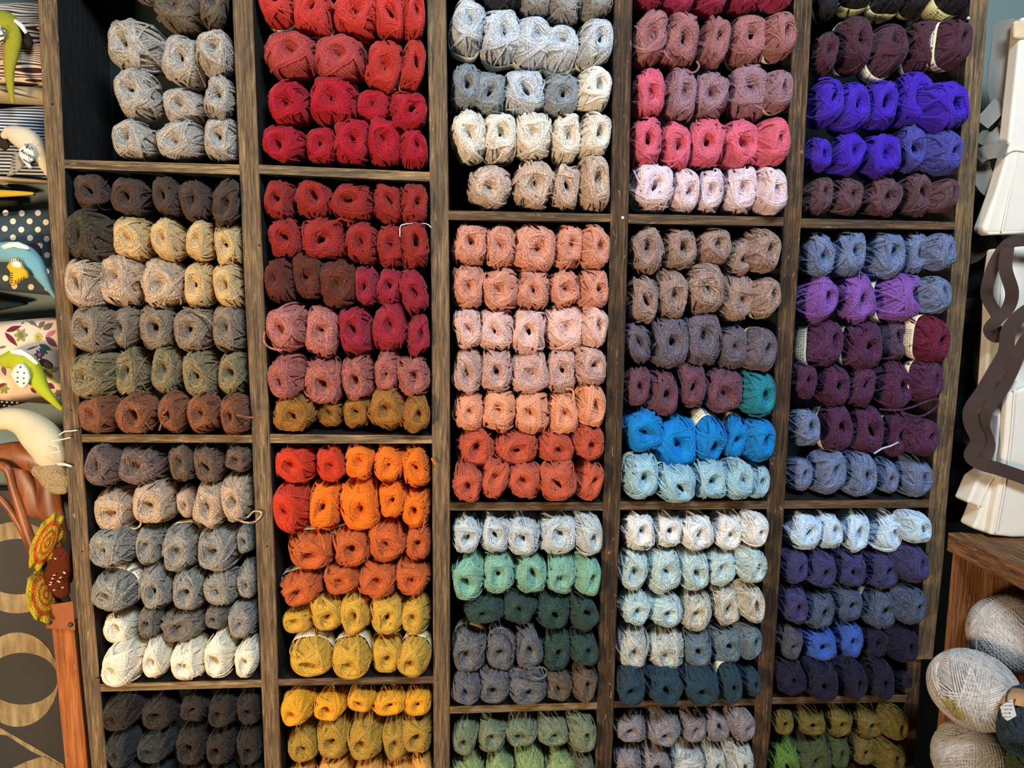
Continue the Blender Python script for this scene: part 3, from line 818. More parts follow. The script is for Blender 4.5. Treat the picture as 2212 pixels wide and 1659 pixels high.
# ------------------------------------------------------------------ place the yarn
ORD = ['first', 'second', 'third', 'fourth', 'fifth', 'sixth', 'seventh']
CUB = {1: 'top', 2: 'second', 3: 'third', 4: 'bottom'}
rb = random.Random(7)
rows_parsed = []
for (c, cb), rows in BALLS.items():
    for ri, row in enumerate(rows):
        items = []
        for it in row.split(';'):
            t = it.split()
            fl = t[5:]
            num = lambda ch: sum(float(x if ch in '+-' else x[1:]) for x in fl if x[0] in ch)
            items.append((t[0], [float(x) for x in t[1:5]], (num('+-') / 100.0, num('p'), num('w')), 'B' if 'B' in fl else 'b' if 'b' in fl else ''))
        rows_parsed.append((c, cb, ri, len(rows), items))
n_in = {}
for c, cb, ri, nr, items in rows_parsed:
    for it in items:
        n_in[it[0]] = n_in.get(it[0], 0) + 1
BALL_AT = {}
N_BALLS = 0
for c, cb, ri, nr, items in rows_parsed:
    for bi, (code, bb, (dy, tip, turn), band) in enumerate(items):
        words, colr, tw = PAL[code]
        k = rb.randrange(len(PROTO))
        me, sup, q = PROTO[k]
        rollk = rb.randrange(4)
        odd = rollk % 2
        roll = rollk * math.pi / 2 + rb.uniform(-0.16, 0.16)
        yaw, pit = rb.uniform(-0.13, 0.13) + R(turn), rb.uniform(-0.10, 0.10) + R(tip)
        mirror = rb.choice((-1, 1))
        Rm = (Matrix.Rotation(yaw, 3, 'Z') @ Matrix.Rotation(pit, 3, 'X') @ Matrix.Rotation(roll, 3, 'Y'))
        Rn = np.array(Rm)
        yf = -0.004 + dy + rb.uniform(-0.003, 0.006)
        x0, y0, x1, y1 = bb[0] - 2.5, bb[1] - 3, bb[2] + 2.5, bb[3] + 3
        ctr = P(0.5 * (x0 + x1), 0.5 * (y0 + y1), yf + 0.04)
        w = (x1 - x0) * (DIST + yf + 0.04) / FPX / 2
        h = (y1 - y0) * (DIST + yf + 0.04) / FPX / 2
        loc = np.array(ctr)
        zc = ctr.z
        xL, xR = xr(c - 1, 0.5 * (y0 + y1), 1), xr(c, 0.5 * (y0 + y1), 0)
        # balls whose outline laps over an upright bulge out past it, their inner ends turned into the cubby
        pl, pr = project(np.array([[xL, 0.03, zc], [xR, 0.03, zc]]))[0]
        over = max(pl - x0 if bi == 0 else -99, x1 - pr if bi == len(items) - 1 else -99)
        if over > 4:
            yf = min(yf, -0.020 - 0.0014 * min(over, 22))
            yaw = (-0.22 if bi == 0 else 0.22) + rb.uniform(-0.05, 0.05)
            Rm = (Matrix.Rotation(yaw, 3, 'Z') @ Matrix.Rotation(pit, 3, 'X') @ Matrix.Rotation(roll, 3, 'Y'))
            Rn = np.array(Rm)
        zs_ = None
        if ri == nr - 1 and cb < 4:
            xl_, a_, b_, xr2_, c_, d_ = SHELF[(c, cb)]
            f_ = (0.5 * (x0 + x1) - xl_) / (xr2_ - xl_)
            zs_ = P(0.5 * (x0 + x1), a_ + (c_ - a_) * f_).z + 0.001
            d_r = ray(0.5 * (x0 + x1), y1 - 1.5)
            if d_r.z < -0.12:
                yb = (CAM + d_r * ((zs_ - CAM.z) / d_r.z)).y
                yf = min(max(yb - 0.035, -0.05), 0.03)
        for itn in range(9):
            hl = min(0.058, max(0.040, 1.45 * 0.5 * (w + h)))
            S = np.array([h if odd else w, hl, w if odd else h])
            pts = (sup * (S * np.array([mirror, 1, 1]))) @ Rn.T
            loc[1] = yf - pts[:, 1].min()
            pu, pv = project(pts + loc)
            a0, a1, b0, b1 = pu.min(), pu.max(), pv.min(), pv.max()
            w *= ((x1 - x0) / (a1 - a0)) ** 0.9
            h *= ((y1 - y0) / (b1 - b0)) ** 0.9
            h = min(max(h, 0.60 * w), 1.75 * w)
            kpx = (DIST + loc[1]) / FPX
            loc[0] += (0.5 * (x0 + x1) - 0.5 * (a0 + a1)) * kpx
            loc[2] -= (0.5 * (y0 + y1) - 0.5 * (b0 + b1)) * kpx
        if zs_ is not None:
            low = (pts + loc)[:, 2].min()
            if low < zs_:
                h -= 0.5 * (zs_ - low) * 0.6
                loc[2] += (zs_ - low) * 0.7
        # squeezed clear of the boards round its cubby
        pin = pts + loc
        pin = pin[pin[:, 1] > 0.0]
        ztop = None
        if cb > 1:
            xl_, a_, b_, xr2_, c_, d_ = SHELF[(c, cb - 1)]
            f_ = (0.5 * (x0 + x1) - xl_) / (xr2_ - xl_)
            ztop = P(0.5 * (x0 + x1), b_ + (d_ - b_) * f_).z
        if len(pin):
            mg = 0.0045
            dl, dr = xL + mg - pin[:, 0].min(), pin[:, 0].max() - (xR - mg)
            if dl > 0: w -= 0.5 * dl; loc[0] += 0.6 * dl
            if dr > 0: w -= 0.5 * dr; loc[0] -= 0.6 * dr
            if ztop is not None:
                dt = pin[:, 2].max() - (ztop - mg)
                if dt > 0: h -= 0.5 * dt; loc[2] -= 0.6 * dt
            if zs_ is not None:
                db = zs_ + mg - 0.0005 - pin[:, 2].min()
                if db > 0: h -= 0.4 * db; loc[2] += 0.6 * db
        S = (mirror * (h if odd else w), hl, w if odd else h)
        name = 'tweed_yarn_ball' if tw >= 0.5 else 'yarn_ball'
        o = bpy.data.objects.new(name, me)
        if not me.materials: me.materials.append(WOOL)
        COL.objects.link(o)
        dye(o, code)
        o.location = loc
        o.rotation_mode = 'XYZ'
        o.rotation_euler = Rm.to_euler()
        o.scale = S
        rname = 'top' if ri == 0 else 'bottom' if ri == nr - 1 and cb != 4 else ORD[ri]
        if cb == 4 and ri == nr - 1: rname = 'lowest'
        pos = 'last' if bi == len(items) - 1 else ORD[bi]
        if n_in[code] == 1:
            lab = 'the only %s yarn ball, %s in %s row, %s cubby of %s column' % (words, pos, rname, CUB[cb], ORD[c - 1])
        else:
            lab = '%s yarn ball, %s in %s row, %s cubby of %s column' % (words, pos, rname, CUB[cb], ORD[c - 1])
        tag(o, lab, 'yarn', '%s yarn balls in the %s cubby of the %s column' % (words, CUB[cb], ORD[c - 1]))
        BALL_AT[(c, cb, ri, bi)] = o
        N_BALLS += 1
        if band:
            pm = PAPER_Y if code in ('sla', 'bei', 'bpk', 'pgr', 'nbk') else PAPER
            key = 'band%s%d%s' % (band, k, pm.name[0])
            bm = bpy.data.meshes.get(key)
            if bm is None:
                bm = make_band(q, -0.04 if band == 'B' else 0.18, 0.80)
                bm.name = key
                bm.materials.append(pm)
            p = bpy.data.objects.new('paper_label', bm)
            COL.objects.link(p)
            p.parent = o
            p['label'] = 'cream printed paper label'
print('balls', N_BALLS)

# ------------------------------------------------------------------ loose ends of yarn
TAILS = [((1, 3, 1, 0), [(303, 1105), (305, 1122), (302, 1136), (292, 1142), (283, 1140)]),
 ((1, 3, 1, 4), [(508, 1120), (528, 1128), (548, 1128), (561, 1118), (565, 1108), (556, 1104), (546, 1106), (535, 1118)]),
 ((1, 2, 5, 2), [(362, 884), (350, 897), (357, 903), (349, 915), (344, 930)]),
 ((1, 2, 5, 4), [(512, 897), (530, 900), (546, 902), (561, 903)]),
 ((1, 2, 3, 3), [(395, 664), (412, 668), (428, 678), (446, 686), (462, 704)]),
 ((2, 2, 1, 1), [(722, 481), (735, 472), (745, 476), (752, 478), (752, 490)]),
 ((2, 2, 3, 0), [(571, 716), (570, 735), (578, 748), (595, 755), (610, 757)]),
 ((3, 3, 4, 2), [(1102, 1450), (1118, 1445), (1140, 1455), (1160, 1466), (1176, 1462), (1181, 1450), (1172, 1442), (1155, 1443), (1140, 1446)]),
 ((3, 3, 3, 1), [(1058, 1368), (1072, 1358), (1090, 1358), (1102, 1372), (1110, 1398), (1106, 1420)]),
 ((4, 1, 0, 1), [(1434, 108), (1440, 120), (1452, 132)]),
 ((4, 1, 1, 2), [(1505, 132), (1510, 142), (1505, 153), (1495, 157), (1484, 153)]),
 ((5, 2, 3, 4), [(1900, 884), (1940, 886), (1972, 879), (2000, 868), (2024, 862), (2027, 874), (2012, 888), (1990, 899), (1968, 897), (1945, 888)]),
 ((5, 1, 2, 0), [(1768, 172), (1790, 168), (1806, 180), (1812, 196)]),
 ((3, 1, 2, 3), [(1222, 174), (1227, 166), (1233, 161)]),
 ((2, 3, 2, 3), [(918, 1122), (914, 1140), (908, 1152)]),
 ((2, 3, 0, 4), [(932, 990), (938, 1000), (942, 1003)]),
 ((3, 2, 4, 3), [(1222, 840), (1236, 842), (1239, 858), (1230, 872)]),
 ((4, 4, 0, 3), [(1556, 1590), (1564, 1598), (1572, 1600)])]
for key, px in TAILS:
    if key == (4, 1, 0, 1): key = (4, 1, 1, 1)
    o = BALL_AT[key]
    yf = o.matrix_basis.translation.y - o.scale.y
    pts = spline([(u, v, yf - 0.002) for u, v in px], 5)
    mb = MB()
    W0 = [P(a, b, y) for a, b, y in pts]
    mb.tube(W0, 0.0021, 6)
    # twisted plies
    V, n = mb.V, 6
    uv = [(i // n * 1.3, (i % n) / n) for i in range(len(V))]
    me = bpy.data.meshes.new('loose_end')
    me.from_pydata(V, [], mb.F)
    l = me.uv_layers.new(name='UVMap')
    for lp in me.loops: l.data[lp.index].uv = uv[lp.vertex_index]
    me.update()
    t = put('yarn_tail', me, WOOL, None, True)
    t.parent = o
    bpy.context.view_layer.update()
    t.matrix_parent_inverse = (Matrix.LocRotScale(o.location, o.rotation_euler, o.scale)).inverted()
    t.color = o.color
    t['label'] = 'loose end of yarn'
# a clear plastic loop round one brick red ball
o = BALL_AT[(2, 2, 1, 4)]
yf = o.matrix_basis.translation.y - 0.6 * o.scale.y
mb = MB(); mb.tube([P(*q_) for q_ in spline([(864, 512, yf), (864, 494, yf), (868, 486, yf), (886, 483, yf), (910, 482, yf), (924, 485, yf), (932, 492, yf)], 4)], 0.0011, 6)
t = mb.build('plastic_loop', plain('white_plastic', (232, 232, 228), 0.3, 0.5), None, True)
t.parent = o
t.matrix_parent_inverse = (Matrix.LocRotScale(o.location, o.rotation_euler, o.scale)).inverted()
t['label'] = 'white plastic loop'
# a stray pale strand caught on the plum ball
o = BALL_AT[(5, 2, 4, 3)]
mb = MB(); mb.tube([P(a, b, o.location.y - o.scale.y - 0.003) for a, b in ((1888, 980), (1905, 969), (1925, 963), (1941, 955))], 0.0021, 6)
t = mb.build('yarn_strand', plain('pale_strand', (186, 192, 214), 0.9), None, True)
tag(t, 'short pale blue strand lying across a plum ball in the fifth column', 'yarn strand')


def recenter(o):
    me = o.data
    n = len(me.vertices)
    a = np.empty(n * 3, dtype=np.float32); me.vertices.foreach_get('co', a)
    a = a.reshape(-1, 3)
    c = 0.5 * (a.min(0) + a.max(0)); c[2] = a[:, 2].min()
    me.vertices.foreach_set('co', (a - c).ravel()); me.update()
    o.location = Vector(c.tolist()) + o.location
    return o


recenter(t)

# ------------------------------------------------------------------ cushions on the wall beside the unit
WALLY = 0.245


def x_left_limit(v):
    return xr(0, min(max(v, 0), 1659), 0) - 0.004


class Cushion:
    def __init__(s, quad, T, name, m, label, back=None, group='cushions beside the shelving'):
        back = back or (0.19 if T > 0.03 else WALLY - 0.001)
        s.q, s.T = [np.array(p, float) for p in quad], T
        s.yc = back - T
        N = 22
        V, F = [], []
        for side in (-1, 1):
            for j in range(N + 1):
                for i in range(N + 1):
                    a, b = i / N, j / N
                    t = s.thick(a, b)
                    px = s.px(a, b)
                    p = P(px[0], px[1], s.yc)
                    p.x = min(p.x, x_left_limit(px[1]))
                    p.y += side * t
                    V.append(p)
        M1 = (N + 1) ** 2
        for side in (0, 1):
            for j in range(N):
                for i in range(N):
                    k = side * M1 + j * (N + 1) + i
                    f = (k, k + 1, k + N + 2, k + N + 1)
                    F.append(f if side else f[::-1])
        mb = MB(); mb.add(V, F)
        me = mb.mesh(name)
        bm = bmesh.new(); bm.from_mesh(me); bmesh.ops.remove_doubles(bm, verts=bm.verts, dist=1e-5); bm.to_mesh(me); bm.free()
        s.base = empty(name, (P(*s.px(0.5, 1), s.yc)), label, 'cushion', group)
        s.o = put('cover', me, m, s.base, True)

    def thick(s, a, b):
        f = (1 - abs(2 * a - 1) ** 2.6) * (1 - abs(2 * b - 1) ** 2.6)
        return s.T * max(f, 0) ** 0.6

    def px(s, a, b):
        q = s.q
        return (1 - b) * ((1 - a) * q[0] + a * q[1]) + b * ((1 - a) * q[3] + a * q[2])

    def front(s, u, v, off=0.0012):
        """point on the cover's front seen at pixel (u, v)"""
        a, b = 0.5, 0.5
        y = s.yc
        for _ in range(14):
            p = P(u, v, y)
            pu, pv = project(np.array([[p.x, s.yc, p.z]]))
            r = np.array([pu[0], pv[0]]) - s.px(a, b)
            ja = s.px(a + .01, b) - s.px(a, b); jb = s.px(a, b + .01) - s.px(a, b)
            d = np.linalg.solve(np.stack([ja, jb], 1) / .01, r)
            a, b = min(max(a + d[0], 0), 1), min(max(b + d[1], 0), 1)
            y = s.yc - s.thick(a, b) - off
        return P(u, v, y)

    def decal(s, polys, name, mats, label=None):
        """printed motifs following the cover: (points, material index)"""
        mb = MB()
        for pts, mi in polys:
            c = (sum(p[0] for p in pts) / len(pts), sum(p[1] for p in pts) / len(pts))
            ring = [s.front(*p) for p in pts]
            mid = [s.front(0.5 * (p[0] + c[0]), 0.5 * (p[1] + c[1])) for p in pts]
            n = len(pts)
            mb.add(ring + mid + [s.front(*c)], [(i, (i + 1) % n, n + (i + 1) % n, n + i) for i in range(n)] + [(n + i, n + (i + 1) % n, 2 * n) for i in range(n)], mi)
        o = mb.build(name, mats, s.base, True)
        if label: o['label'] = label
        return o


def circ(u, v, r, r2=None, n=14, a0=0.0):
    r2 = r2 or r
    return [(u + math.cos(a0 + 2 * math.pi * i / n) * r, v + math.sin(a0 + 2 * math.pi * i / n) * r2) for i in range(n)]


def leaf(u0, v0, u1, v1, w, n=6):
    d = np.array([u1 - u0, v1 - v0]); p = np.array([-d[1], d[0]]) / np.hypot(*d) * w
    A = [tuple(np.array([u0, v0]) + d * t + p * math.sin(math.pi * t) * (1.2 - 0.5 * t)) for t in np.linspace(0, 1, n)]
    B = [tuple(np.array([u0, v0]) + d * t - p * math.sin(math.pi * t) * (1.2 - 0.5 * t)) for t in np.linspace(1, 0, n)[1:-1]]
    return A + B


def flower(u, v, r, k=6):
    return [(u + math.cos(a) * r * (0.78 + 0.22 * math.cos(k * a)), v + math.sin(a) * r * (0.78 + 0.22 * math.cos(k * a))) for a in np.linspace(0, 2 * math.pi, 30, endpoint=False)]


def cloth(name, c, weave=900, var=0.06, rough=0.9):
    k = NT(name, rough, 0.15)
    v = k.coords()
    w = k.noise(v, weave, 2, 0.6)
    k.color(k.mix(k.noise(v, 30, 3), tuple(x * (1 - var) for x in c), tuple(min(255, x * (1 + var)) for x in c)))
    k.bump(w, 0.4, 0.0012)
    return k.m


def striped(name, freq, a, b, dist, duty=0.5, axis=2, dscale=6.0):
    k = NT(name, 0.9, 0.15)
    sx = k.n('ShaderNodeSeparateXYZ')
    k.l(k.coords(), sx.inputs[0])
    nz = k.noise(k.coords((0.30, 1, 2.2)), dscale, 2, 0.45)
    z = k.math('ADD', k.math('MULTIPLY', sx.outputs[axis], freq), k.math('MULTIPLY', nz, dist))
    f = k.math('LESS_THAN', k.math('FRACT', z), k.math('MULTIPLY_ADD', nz, 0.9 if dist > 1 else 0.0, duty - (0.45 if dist > 1 else 0.0)))
    k.color(k.mix(f, a, b))
    k.bump(k.noise(k.coords(), 900, 2), 0.3, 0.001)
    return k.m


PRINT_WOOD = striped('woodgrain_print', 190, (236, 216, 192), (74, 44, 38), 13.0, 0.5, 2, 11.0)
TICKING = striped('navy_ticking', 150, (222, 220, 210), (44, 58, 84), 0.25, 0.55)
c1 = Cushion([(-240, 14), (150, 2), (150, 192), (-240, 170)], 0.045, 'woodgrain_cushion', PRINT_WOOD, 'cushion with brown and cream woodgrain print at the top of the wall')
c2 = Cushion([(-240, 178), (150, 192), (150, 232), (-240, 206)], 0.040, 'linen_cushion', cloth('natural_linen', (188, 168, 130)), 'natural linen cushion with dark line drawing under the woodgrain one')
c2.decal([(leaf(-20, 188, 70, 210, 1.6), 0), (leaf(0, 196, 88, 214, 1.2), 0), (leaf(10, 184, 60, 198, 1.0), 0)], 'line_drawing', [cloth('ink_green', (62, 72, 56))])
c3 = Cushion([(-220, 196), (54, 233), (54, 238), (-220, 256)], 0.026, 'brown_cushion', cloth('dull_brown_cloth', (92, 78, 62)), 'dull brown cushion corner poking out above the striped one')
c4 = Cushion([(-240, 256), (150, 222), (150, 392), (-240, 364)], 0.045, 'striped_cushion', TICKING, 'navy and white striped cushion behind the white felt bird')
c5 = Cushion([(-220, 366), (150, 392), (150, 402), (-220, 384)], 0.04, 'beige_cushion', cloth('beige_cloth', (204, 182, 146)), 'thin beige cushion edge under the striped cushion')
c6 = Cushion([(-220, 350), (76, 419), (76, 422), (-220, 436)], 0.026, 'black_cushion', cloth('brown_black_cloth', (46, 38, 34)), 'dark brown cushion corner with pale streak below the striped one')
c6.decal([(leaf(-10, 388, 18, 398, 6), 0), (leaf(-4, 398, 28, 408, 3), 0)], 'pale_streak', [cloth('pale_streak', (196, 188, 180))])
c7 = Cushion([(-220, 422), (46, 432), (46, 444), (-220, 476)], 0.026, 'charcoal_cushion', cloth('green_charcoal_cloth', (54, 60, 54)), 'charcoal green cushion corner above the polka dot one')
POLKA = cloth('slate_cotton', (66, 78, 82))
c8 = Cushion([(-240, 486), (150, 445), (150, 642), (-240, 604)], 0.045, 'polka_dot_cushion', POLKA, 'slate cushion with cream polka dots behind the blue bird')
dots = [(12, 460), (47, 461), (82, 460), (28, 478), (64, 478), (99, 480), (10, 494), (46, 496), (82, 496), (117, 500), (28, 513), (65, 514), (101, 516), (-8, 512), (86, 531), (102, 551), (100, 586), (12, 601), (67, 620), (102, 622), (-8, 480), (31, 618), (120, 536), (-6, 564), (118, 570)]
c8.decal([(circ(u, v, 6.6), 0) for u, v in dots], 'polka_dots', [cloth('cream_dot', (236, 216, 188))])
c9 = Cushion([(-220, 600), (60, 654), (60, 658), (-220, 720)], 0.026, 'teal_black_cushion', cloth('teal_black_leather', (40, 52, 56), 300), 'black teal cushion corner with stitched seam under the polka dots')
c10 = Cushion([(-240, 716), (150, 682), (150, 876), (-240, 846)], 0.045, 'floral_cushion', cloth('peach_cotton', (238, 208, 178)), 'peach cushion with flower print behind the lime green bird')
FL = [cloth('print_' + n, c) for n, c in (('burgundy', (120, 40, 58)), ('olive', (150, 146, 70)), ('teal', (72, 94, 86)), ('taupe', (122, 104, 94)), ('rose', (198, 120, 144)), ('plum', (94, 66, 84)), ('yellow', (196, 186, 84)))]
fl = [(leaf(12, 716, 46, 704, 6), 0), (leaf(10, 718, 38, 748, 6), 0), (flower(45, 724, 16), 1), (circ(45, 724, 7), 3), (flower(82, 728, 11, 9), 6), (circ(82, 728, 4), 1),
      (leaf(98, 728, 120, 714, 6), 4), (leaf(98, 728, 124, 750, 7), 5), (leaf(93, 712, 114, 698, 7), 3), (leaf(84, 708, 96, 694, 6), 3), (leaf(62, 694, 78, 700, 5), 3),
      (leaf(56, 756, 84, 746, 2), 2), (leaf(84, 744, 112, 756, 6), 2), (leaf(84, 752, 104, 764, 5), 2), (flower(85, 766, 12), 5), (circ(85, 766, 4), 4),
      (leaf(100, 780, 112, 798, 5), 2), (leaf(108, 802, 128, 794, 6), 1), (leaf(102, 808, 128, 830, 5), 6), (leaf(100, 828, 118, 840, 6), 0), (flower(8, 840, 12), 1), (leaf(-8, 838, 14, 828, 5), 0),
      (leaf(66, 838, 78, 850, 4), 0), (flower(126, 850, 9), 3), (leaf(-4, 752, 14, 748, 3), 3), (leaf(46, 700, 52, 694, 2), 3), (leaf(4, 790, 12, 812, 5), 3), (leaf(54, 690, 92, 712, 1.6), 3)]
c10.decal(fl, 'flower_print', FL)
c11 = Cushion([(-220, 836), (84, 858), (84, 864), (-220, 930)], 0.026, 'dotted_black_cushion', cloth('black_cotton', (30, 28, 28)), 'black cushion with small white dots under the floral cushion')
c11.decal([(circ(4 + 11 * i + 5 * (j % 2), 852 + 8 * j + 0.7 * i, 2.6, 1.8, 8), 0) for j in range(4) for i in range(7) if 852 + 8 * j + 0.7 * i < 884 - 3.4 * i], 'white_dots', [cloth('white_dot', (216, 212, 200))])

# ------------------------------------------------------------------ felt birds
EYE = plain('black_bead', (14, 14, 14), 0.25, 0.5)
PEG = cloth('dark_leather', (50, 38, 34))  # dark brown for the beak and for lumps that carry bird shadows


def blob(spine, y, flat=0.75, n=16, k=5):
    """tapering stuffed shape along pixels (u, v, radius px)"""
    sp = spline(spine, k)
    pts, rad = [], []
    for u, v, r in sp:
        pts.append(P(u, v, y)); rad.append(max(r, 0.6) * (DIST + y) / FPX)
    d0 = (pts[0] - pts[1]).normalized(); d1 = (pts[-1] - pts[-2]).normalized()
    pts = [pts[0] + d0 * rad[0] * 0.92, pts[0] + d0 * rad[0] * 0.6] + pts + [pts[-1] + d1 * rad[-1] * 0.6, pts[-1] + d1 * rad[-1] * 0.92]
    rad = [rad[0] * 0.3, rad[0] * 0.78] + rad + [rad[-1] * 0.78, rad[-1] * 0.3]
    mb = MB(); mb.tube(pts, rad, n, flat=flat, up=(0, 1, 0))
    return mb


def patch(poly, y, m, name, parent, puff=0.006, th=0.003, mats=None):
    """padded felt piece with outline POLY in pixels"""
    n = len(poly)
    c = np.mean(np.array(poly, float), 0)
    V = []
    for s, (f, dy) in enumerate(((1.0, 0.0), (0.8, -0.75 * puff), (0.4, -puff))):
        V += [P(c[0] + (p[0] - c[0]) * f, c[1] + (p[1] - c[1]) * f, y + dy) for p in poly]
    V.append(P(c[0], c[1], y - puff))
    V += [P(p[0], p[1], y + th) for p in poly]
    F = [(s * n + (i + 1) % n, s * n + i, (s + 1) * n + i, (s + 1) * n + (i + 1) % n) for s in range(2) for i in range(n)]
    F += [(2 * n + (i + 1) % n, 2 * n + i, 3 * n) for i in range(n)]
    b = 3 * n + 1
    F += [(i, (i + 1) % n, b + (i + 1) % n, b + i) for i in range(n)] + [tuple(b + i for i in range(n))]
    mb = MB(); mb.add(V, F)
    return mb.build(name, m, parent, True)


def stitches(pairs, y, m, name, parent, r=0.0007):
    mb = MB()
    for a, b in pairs:
        mb.tube([P(*a, y), P(0.5 * (a[0] + b[0]), 0.5 * (a[1] + b[1]), y - 0.001), P(*b, y)], r, 5)
    return mb.build(name, m, parent, True)


BY = 0.075
LIME = cloth('lime_felt', (176, 184, 44)); WHITE_F = cloth('white_felt', (234, 232, 222)); BLACK_T = plain('black_thread', (24, 24, 24))
b = empty('felt_bird', P(60, 880, BY), 'lime green felt bird with white dotted wing in front of the floral cushion', 'stuffed bird', 'felt birds on the wall')
blob([(14, 779, 16), (32, 778, 22), (56, 790, 26), (76, 814, 20), (94, 842, 13), (116, 866, 8), (132, 882, 5)], BY).build('body', LIME, b, True)
w = patch([(38, 786), (50, 784), (62, 798), (67, 815), (60, 834), (46, 842), (34, 828), (23, 810), (28, 796)], BY - 0.021, WHITE_F, 'wing', b, 0.007)
w['label'] = 'white wing with black dots'
mb = MB()
for u, v in ((38, 804), (52, 806), (38, 816), (51, 817), (37, 825), (51, 828), (44, 793)):
    c = P(u, v, BY - 0.0285); mb.tube([c + Vector((0, .001, 0)), c - Vector((0, .0006, 0))], 0.0018, 8)
put('wing_dots', mb.mesh('wing_dots'), EYE, b)
patch([(20, 757), (44, 753), (66, 766), (84, 784), (80, 790), (62, 776), (42, 764), (22, 764)], BY - 0.010, WHITE_F, 'crest', b, 0.004)
mb = MB(); c = P(14, 777, BY - 0.0125); mb.tube([c + Vector((0, .002, 0)), c, c - Vector((0, .0015, 0))], [0.002, 0.002, 0.0012], 8); mb.build('eye', EYE, b, True)
blob([(82, 789, 5), (94, 783, 8), (106, 790, 8)], BY + 0.012).build('perch', PEG, b, True)  # dark lump: the bird's cast shadow and a peg in one shape

b = empty('felt_bird', P(20, 226, BY), 'olive yellow felt bird with long drooping tail on the woodgrain cushion', 'stuffed bird', 'felt birds on the wall')
blob([(-26, 52, 20), (-6, 50, 24), (14, 56, 26), (27, 82, 17), (24, 116, 14), (20, 150, 10), (22, 185, 7), (27, 220, 4)], BY).build('body', cloth('olive_felt', (158, 152, 48)), b, True)
patch([(-14, 60), (2, 56), (12, 68), (10, 84), (0, 98), (-14, 96)], BY - 0.021, WHITE_F, 'wing', b, 0.006)['label'] = 'white wing with black stitching'
stitches([((2, 60), (8, 64)), ((6, 68), (11, 72)), ((-2, 78), (8, 76)), ((0, 90), (6, 86)), ((-8, 66), (0, 66))], BY - 0.029, BLACK_T, 'wing_stitching', b, 0.0012)
patch([(18, 36), (36, 42), (52, 54), (60, 70), (54, 74), (42, 58), (28, 46), (16, 42)], BY - 0.006, WHITE_F, 'crest', b, 0.004)
blob([(44, 66, 5), (54, 80, 11), (62, 92, 9)], BY + 0.015).build('perch', PEG, b, True)  # dark knot shape put where the bird's shadow falls on the cushion

b = empty('felt_bird', P(60, 385, BY), 'cream felt bird with lettered white wing on the striped cushion', 'stuffed bird', 'felt birds on the wall')
blob([(10, 292, 8), (22, 288, 15), (46, 297, 22), (70, 312, 22), (88, 340, 15), (106, 376, 7)], BY).build('body', cloth('cream_felt', (226, 206, 176)), b, True)
w = patch([(50, 312), (60, 312), (72, 322), (76, 338), (72, 348), (64, 352), (70, 364), (62, 364), (50, 350), (40, 334), (42, 322)], BY - 0.021, WHITE_F, 'wing', b, 0.005)
w['label'] = 'white wing with black lettering'
for txt, u, v, sz, rz in (('Accept', 59.5, 333, 0.0105, -0.50), ('Needs', 59, 345, 0.0075, -0.62)):
    if txt == 'Needs':
        continue
    cu = bpy.data.curves.new('lettering', 'FONT'); cu.body = txt; cu.size = sz; cu.align_x = cu.align_y = 'CENTER'; cu.extrude = 0.0003
    to = bpy.data.objects.new('tmp', cu); COL.objects.link(to)
    bpy.context.view_layer.update()
    tm = bpy.data.meshes.new_from_object(to.evaluated_get(bpy.context.evaluated_depsgraph_get()))
    bpy.data.objects.remove(to)
    tm.transform(Matrix.Translation(P(u, v, BY - 0.0268)) @ Matrix.Rotation(-rz, 4, 'Y') @ Matrix.Rotation(R(90), 4, 'X'))
    tm.materials.clear()
    put('wing_lettering', tm, BLACK_T, b)
stitches([((50 + i * 4, 344 + i * 2.2), (53 + i * 4, 347 + i * 2.2)) for i in range(5)] + [((54, 312), (66, 322)), ((62, 310), (56, 320)), ((66, 318), (72, 322))], BY - 0.027, BLACK_T, 'wing_stitching', b, 0.0008)
patch([(32, 326), (48, 336), (55, 352), (46, 366), (30, 378), (14, 381), (22, 366), (25, 346)], BY - 0.006, cloth('grey_felt', (160, 150, 132)), 'tail_flap', b, 0.004)
patch([(-12, 292), (4, 284), (14, 300), (22, 318), (12, 326), (-10, 316)], BY + 0.004, PEG, 'beak', b, 0.006)
stitches([((26 + i * 0.4, 336 + i * 7), (33, 337 + i * 7)) for i in range(6)], BY - 0.011, BLACK_T, 'flap_stitching', b)

b = empty('felt_bird', P(60, 640, BY), 'pale blue felt bird with yellow wing on the polka dot cushion', 'stuffed bird', 'felt birds on the wall')
blob([(-24, 548, 16), (0, 545, 20), (28, 545, 22), (54, 556, 25), (76, 574, 19), (92, 600, 12), (108, 626, 6), (118, 640, 4)], BY).build('body', cloth('blue_felt', (118, 168, 178)), b, True)
patch([(0, 532), (18, 523), (40, 522), (62, 532), (66, 540), (48, 538), (26, 534), (4, 540)], BY - 0.013, WHITE_F, 'crest', b, 0.005)
w = patch([(26, 558), (36, 555), (46, 564), (52, 578), (60, 586), (63, 600), (50, 604), (40, 612), (27, 619), (20, 610), (22, 588), (14, 576)], BY - 0.021, cloth('yellow_felt', (222, 174, 48)), 'wing', b, 0.006)
w['label'] = 'yellow wing with dark stitching'
patch([(24, 562), (34, 558), (44, 566), (48, 576), (38, 580), (26, 576)], BY - 0.0255, WHITE_F, 'wing_patch', b, 0.003)
stitches([((21, 590 + 5 * i), (27, 591 + 5 * i)) for i in range(5)] + [((34 + 6 * i, 612 - 3 * i), (33 + 6 * i, 606 - 3 * i)) for i in range(4)] + [((26 + 5 * i, 559 + abs(i - 2) * 2), (28 + 5 * i, 566)) for i in range(4)], BY - 0.0275, BLACK_T, 'wing_stitching', b)
blob([(64, 532, 6), (76, 536, 9), (84, 548, 6)], BY + 0.012).build('perch', PEG, b, True)
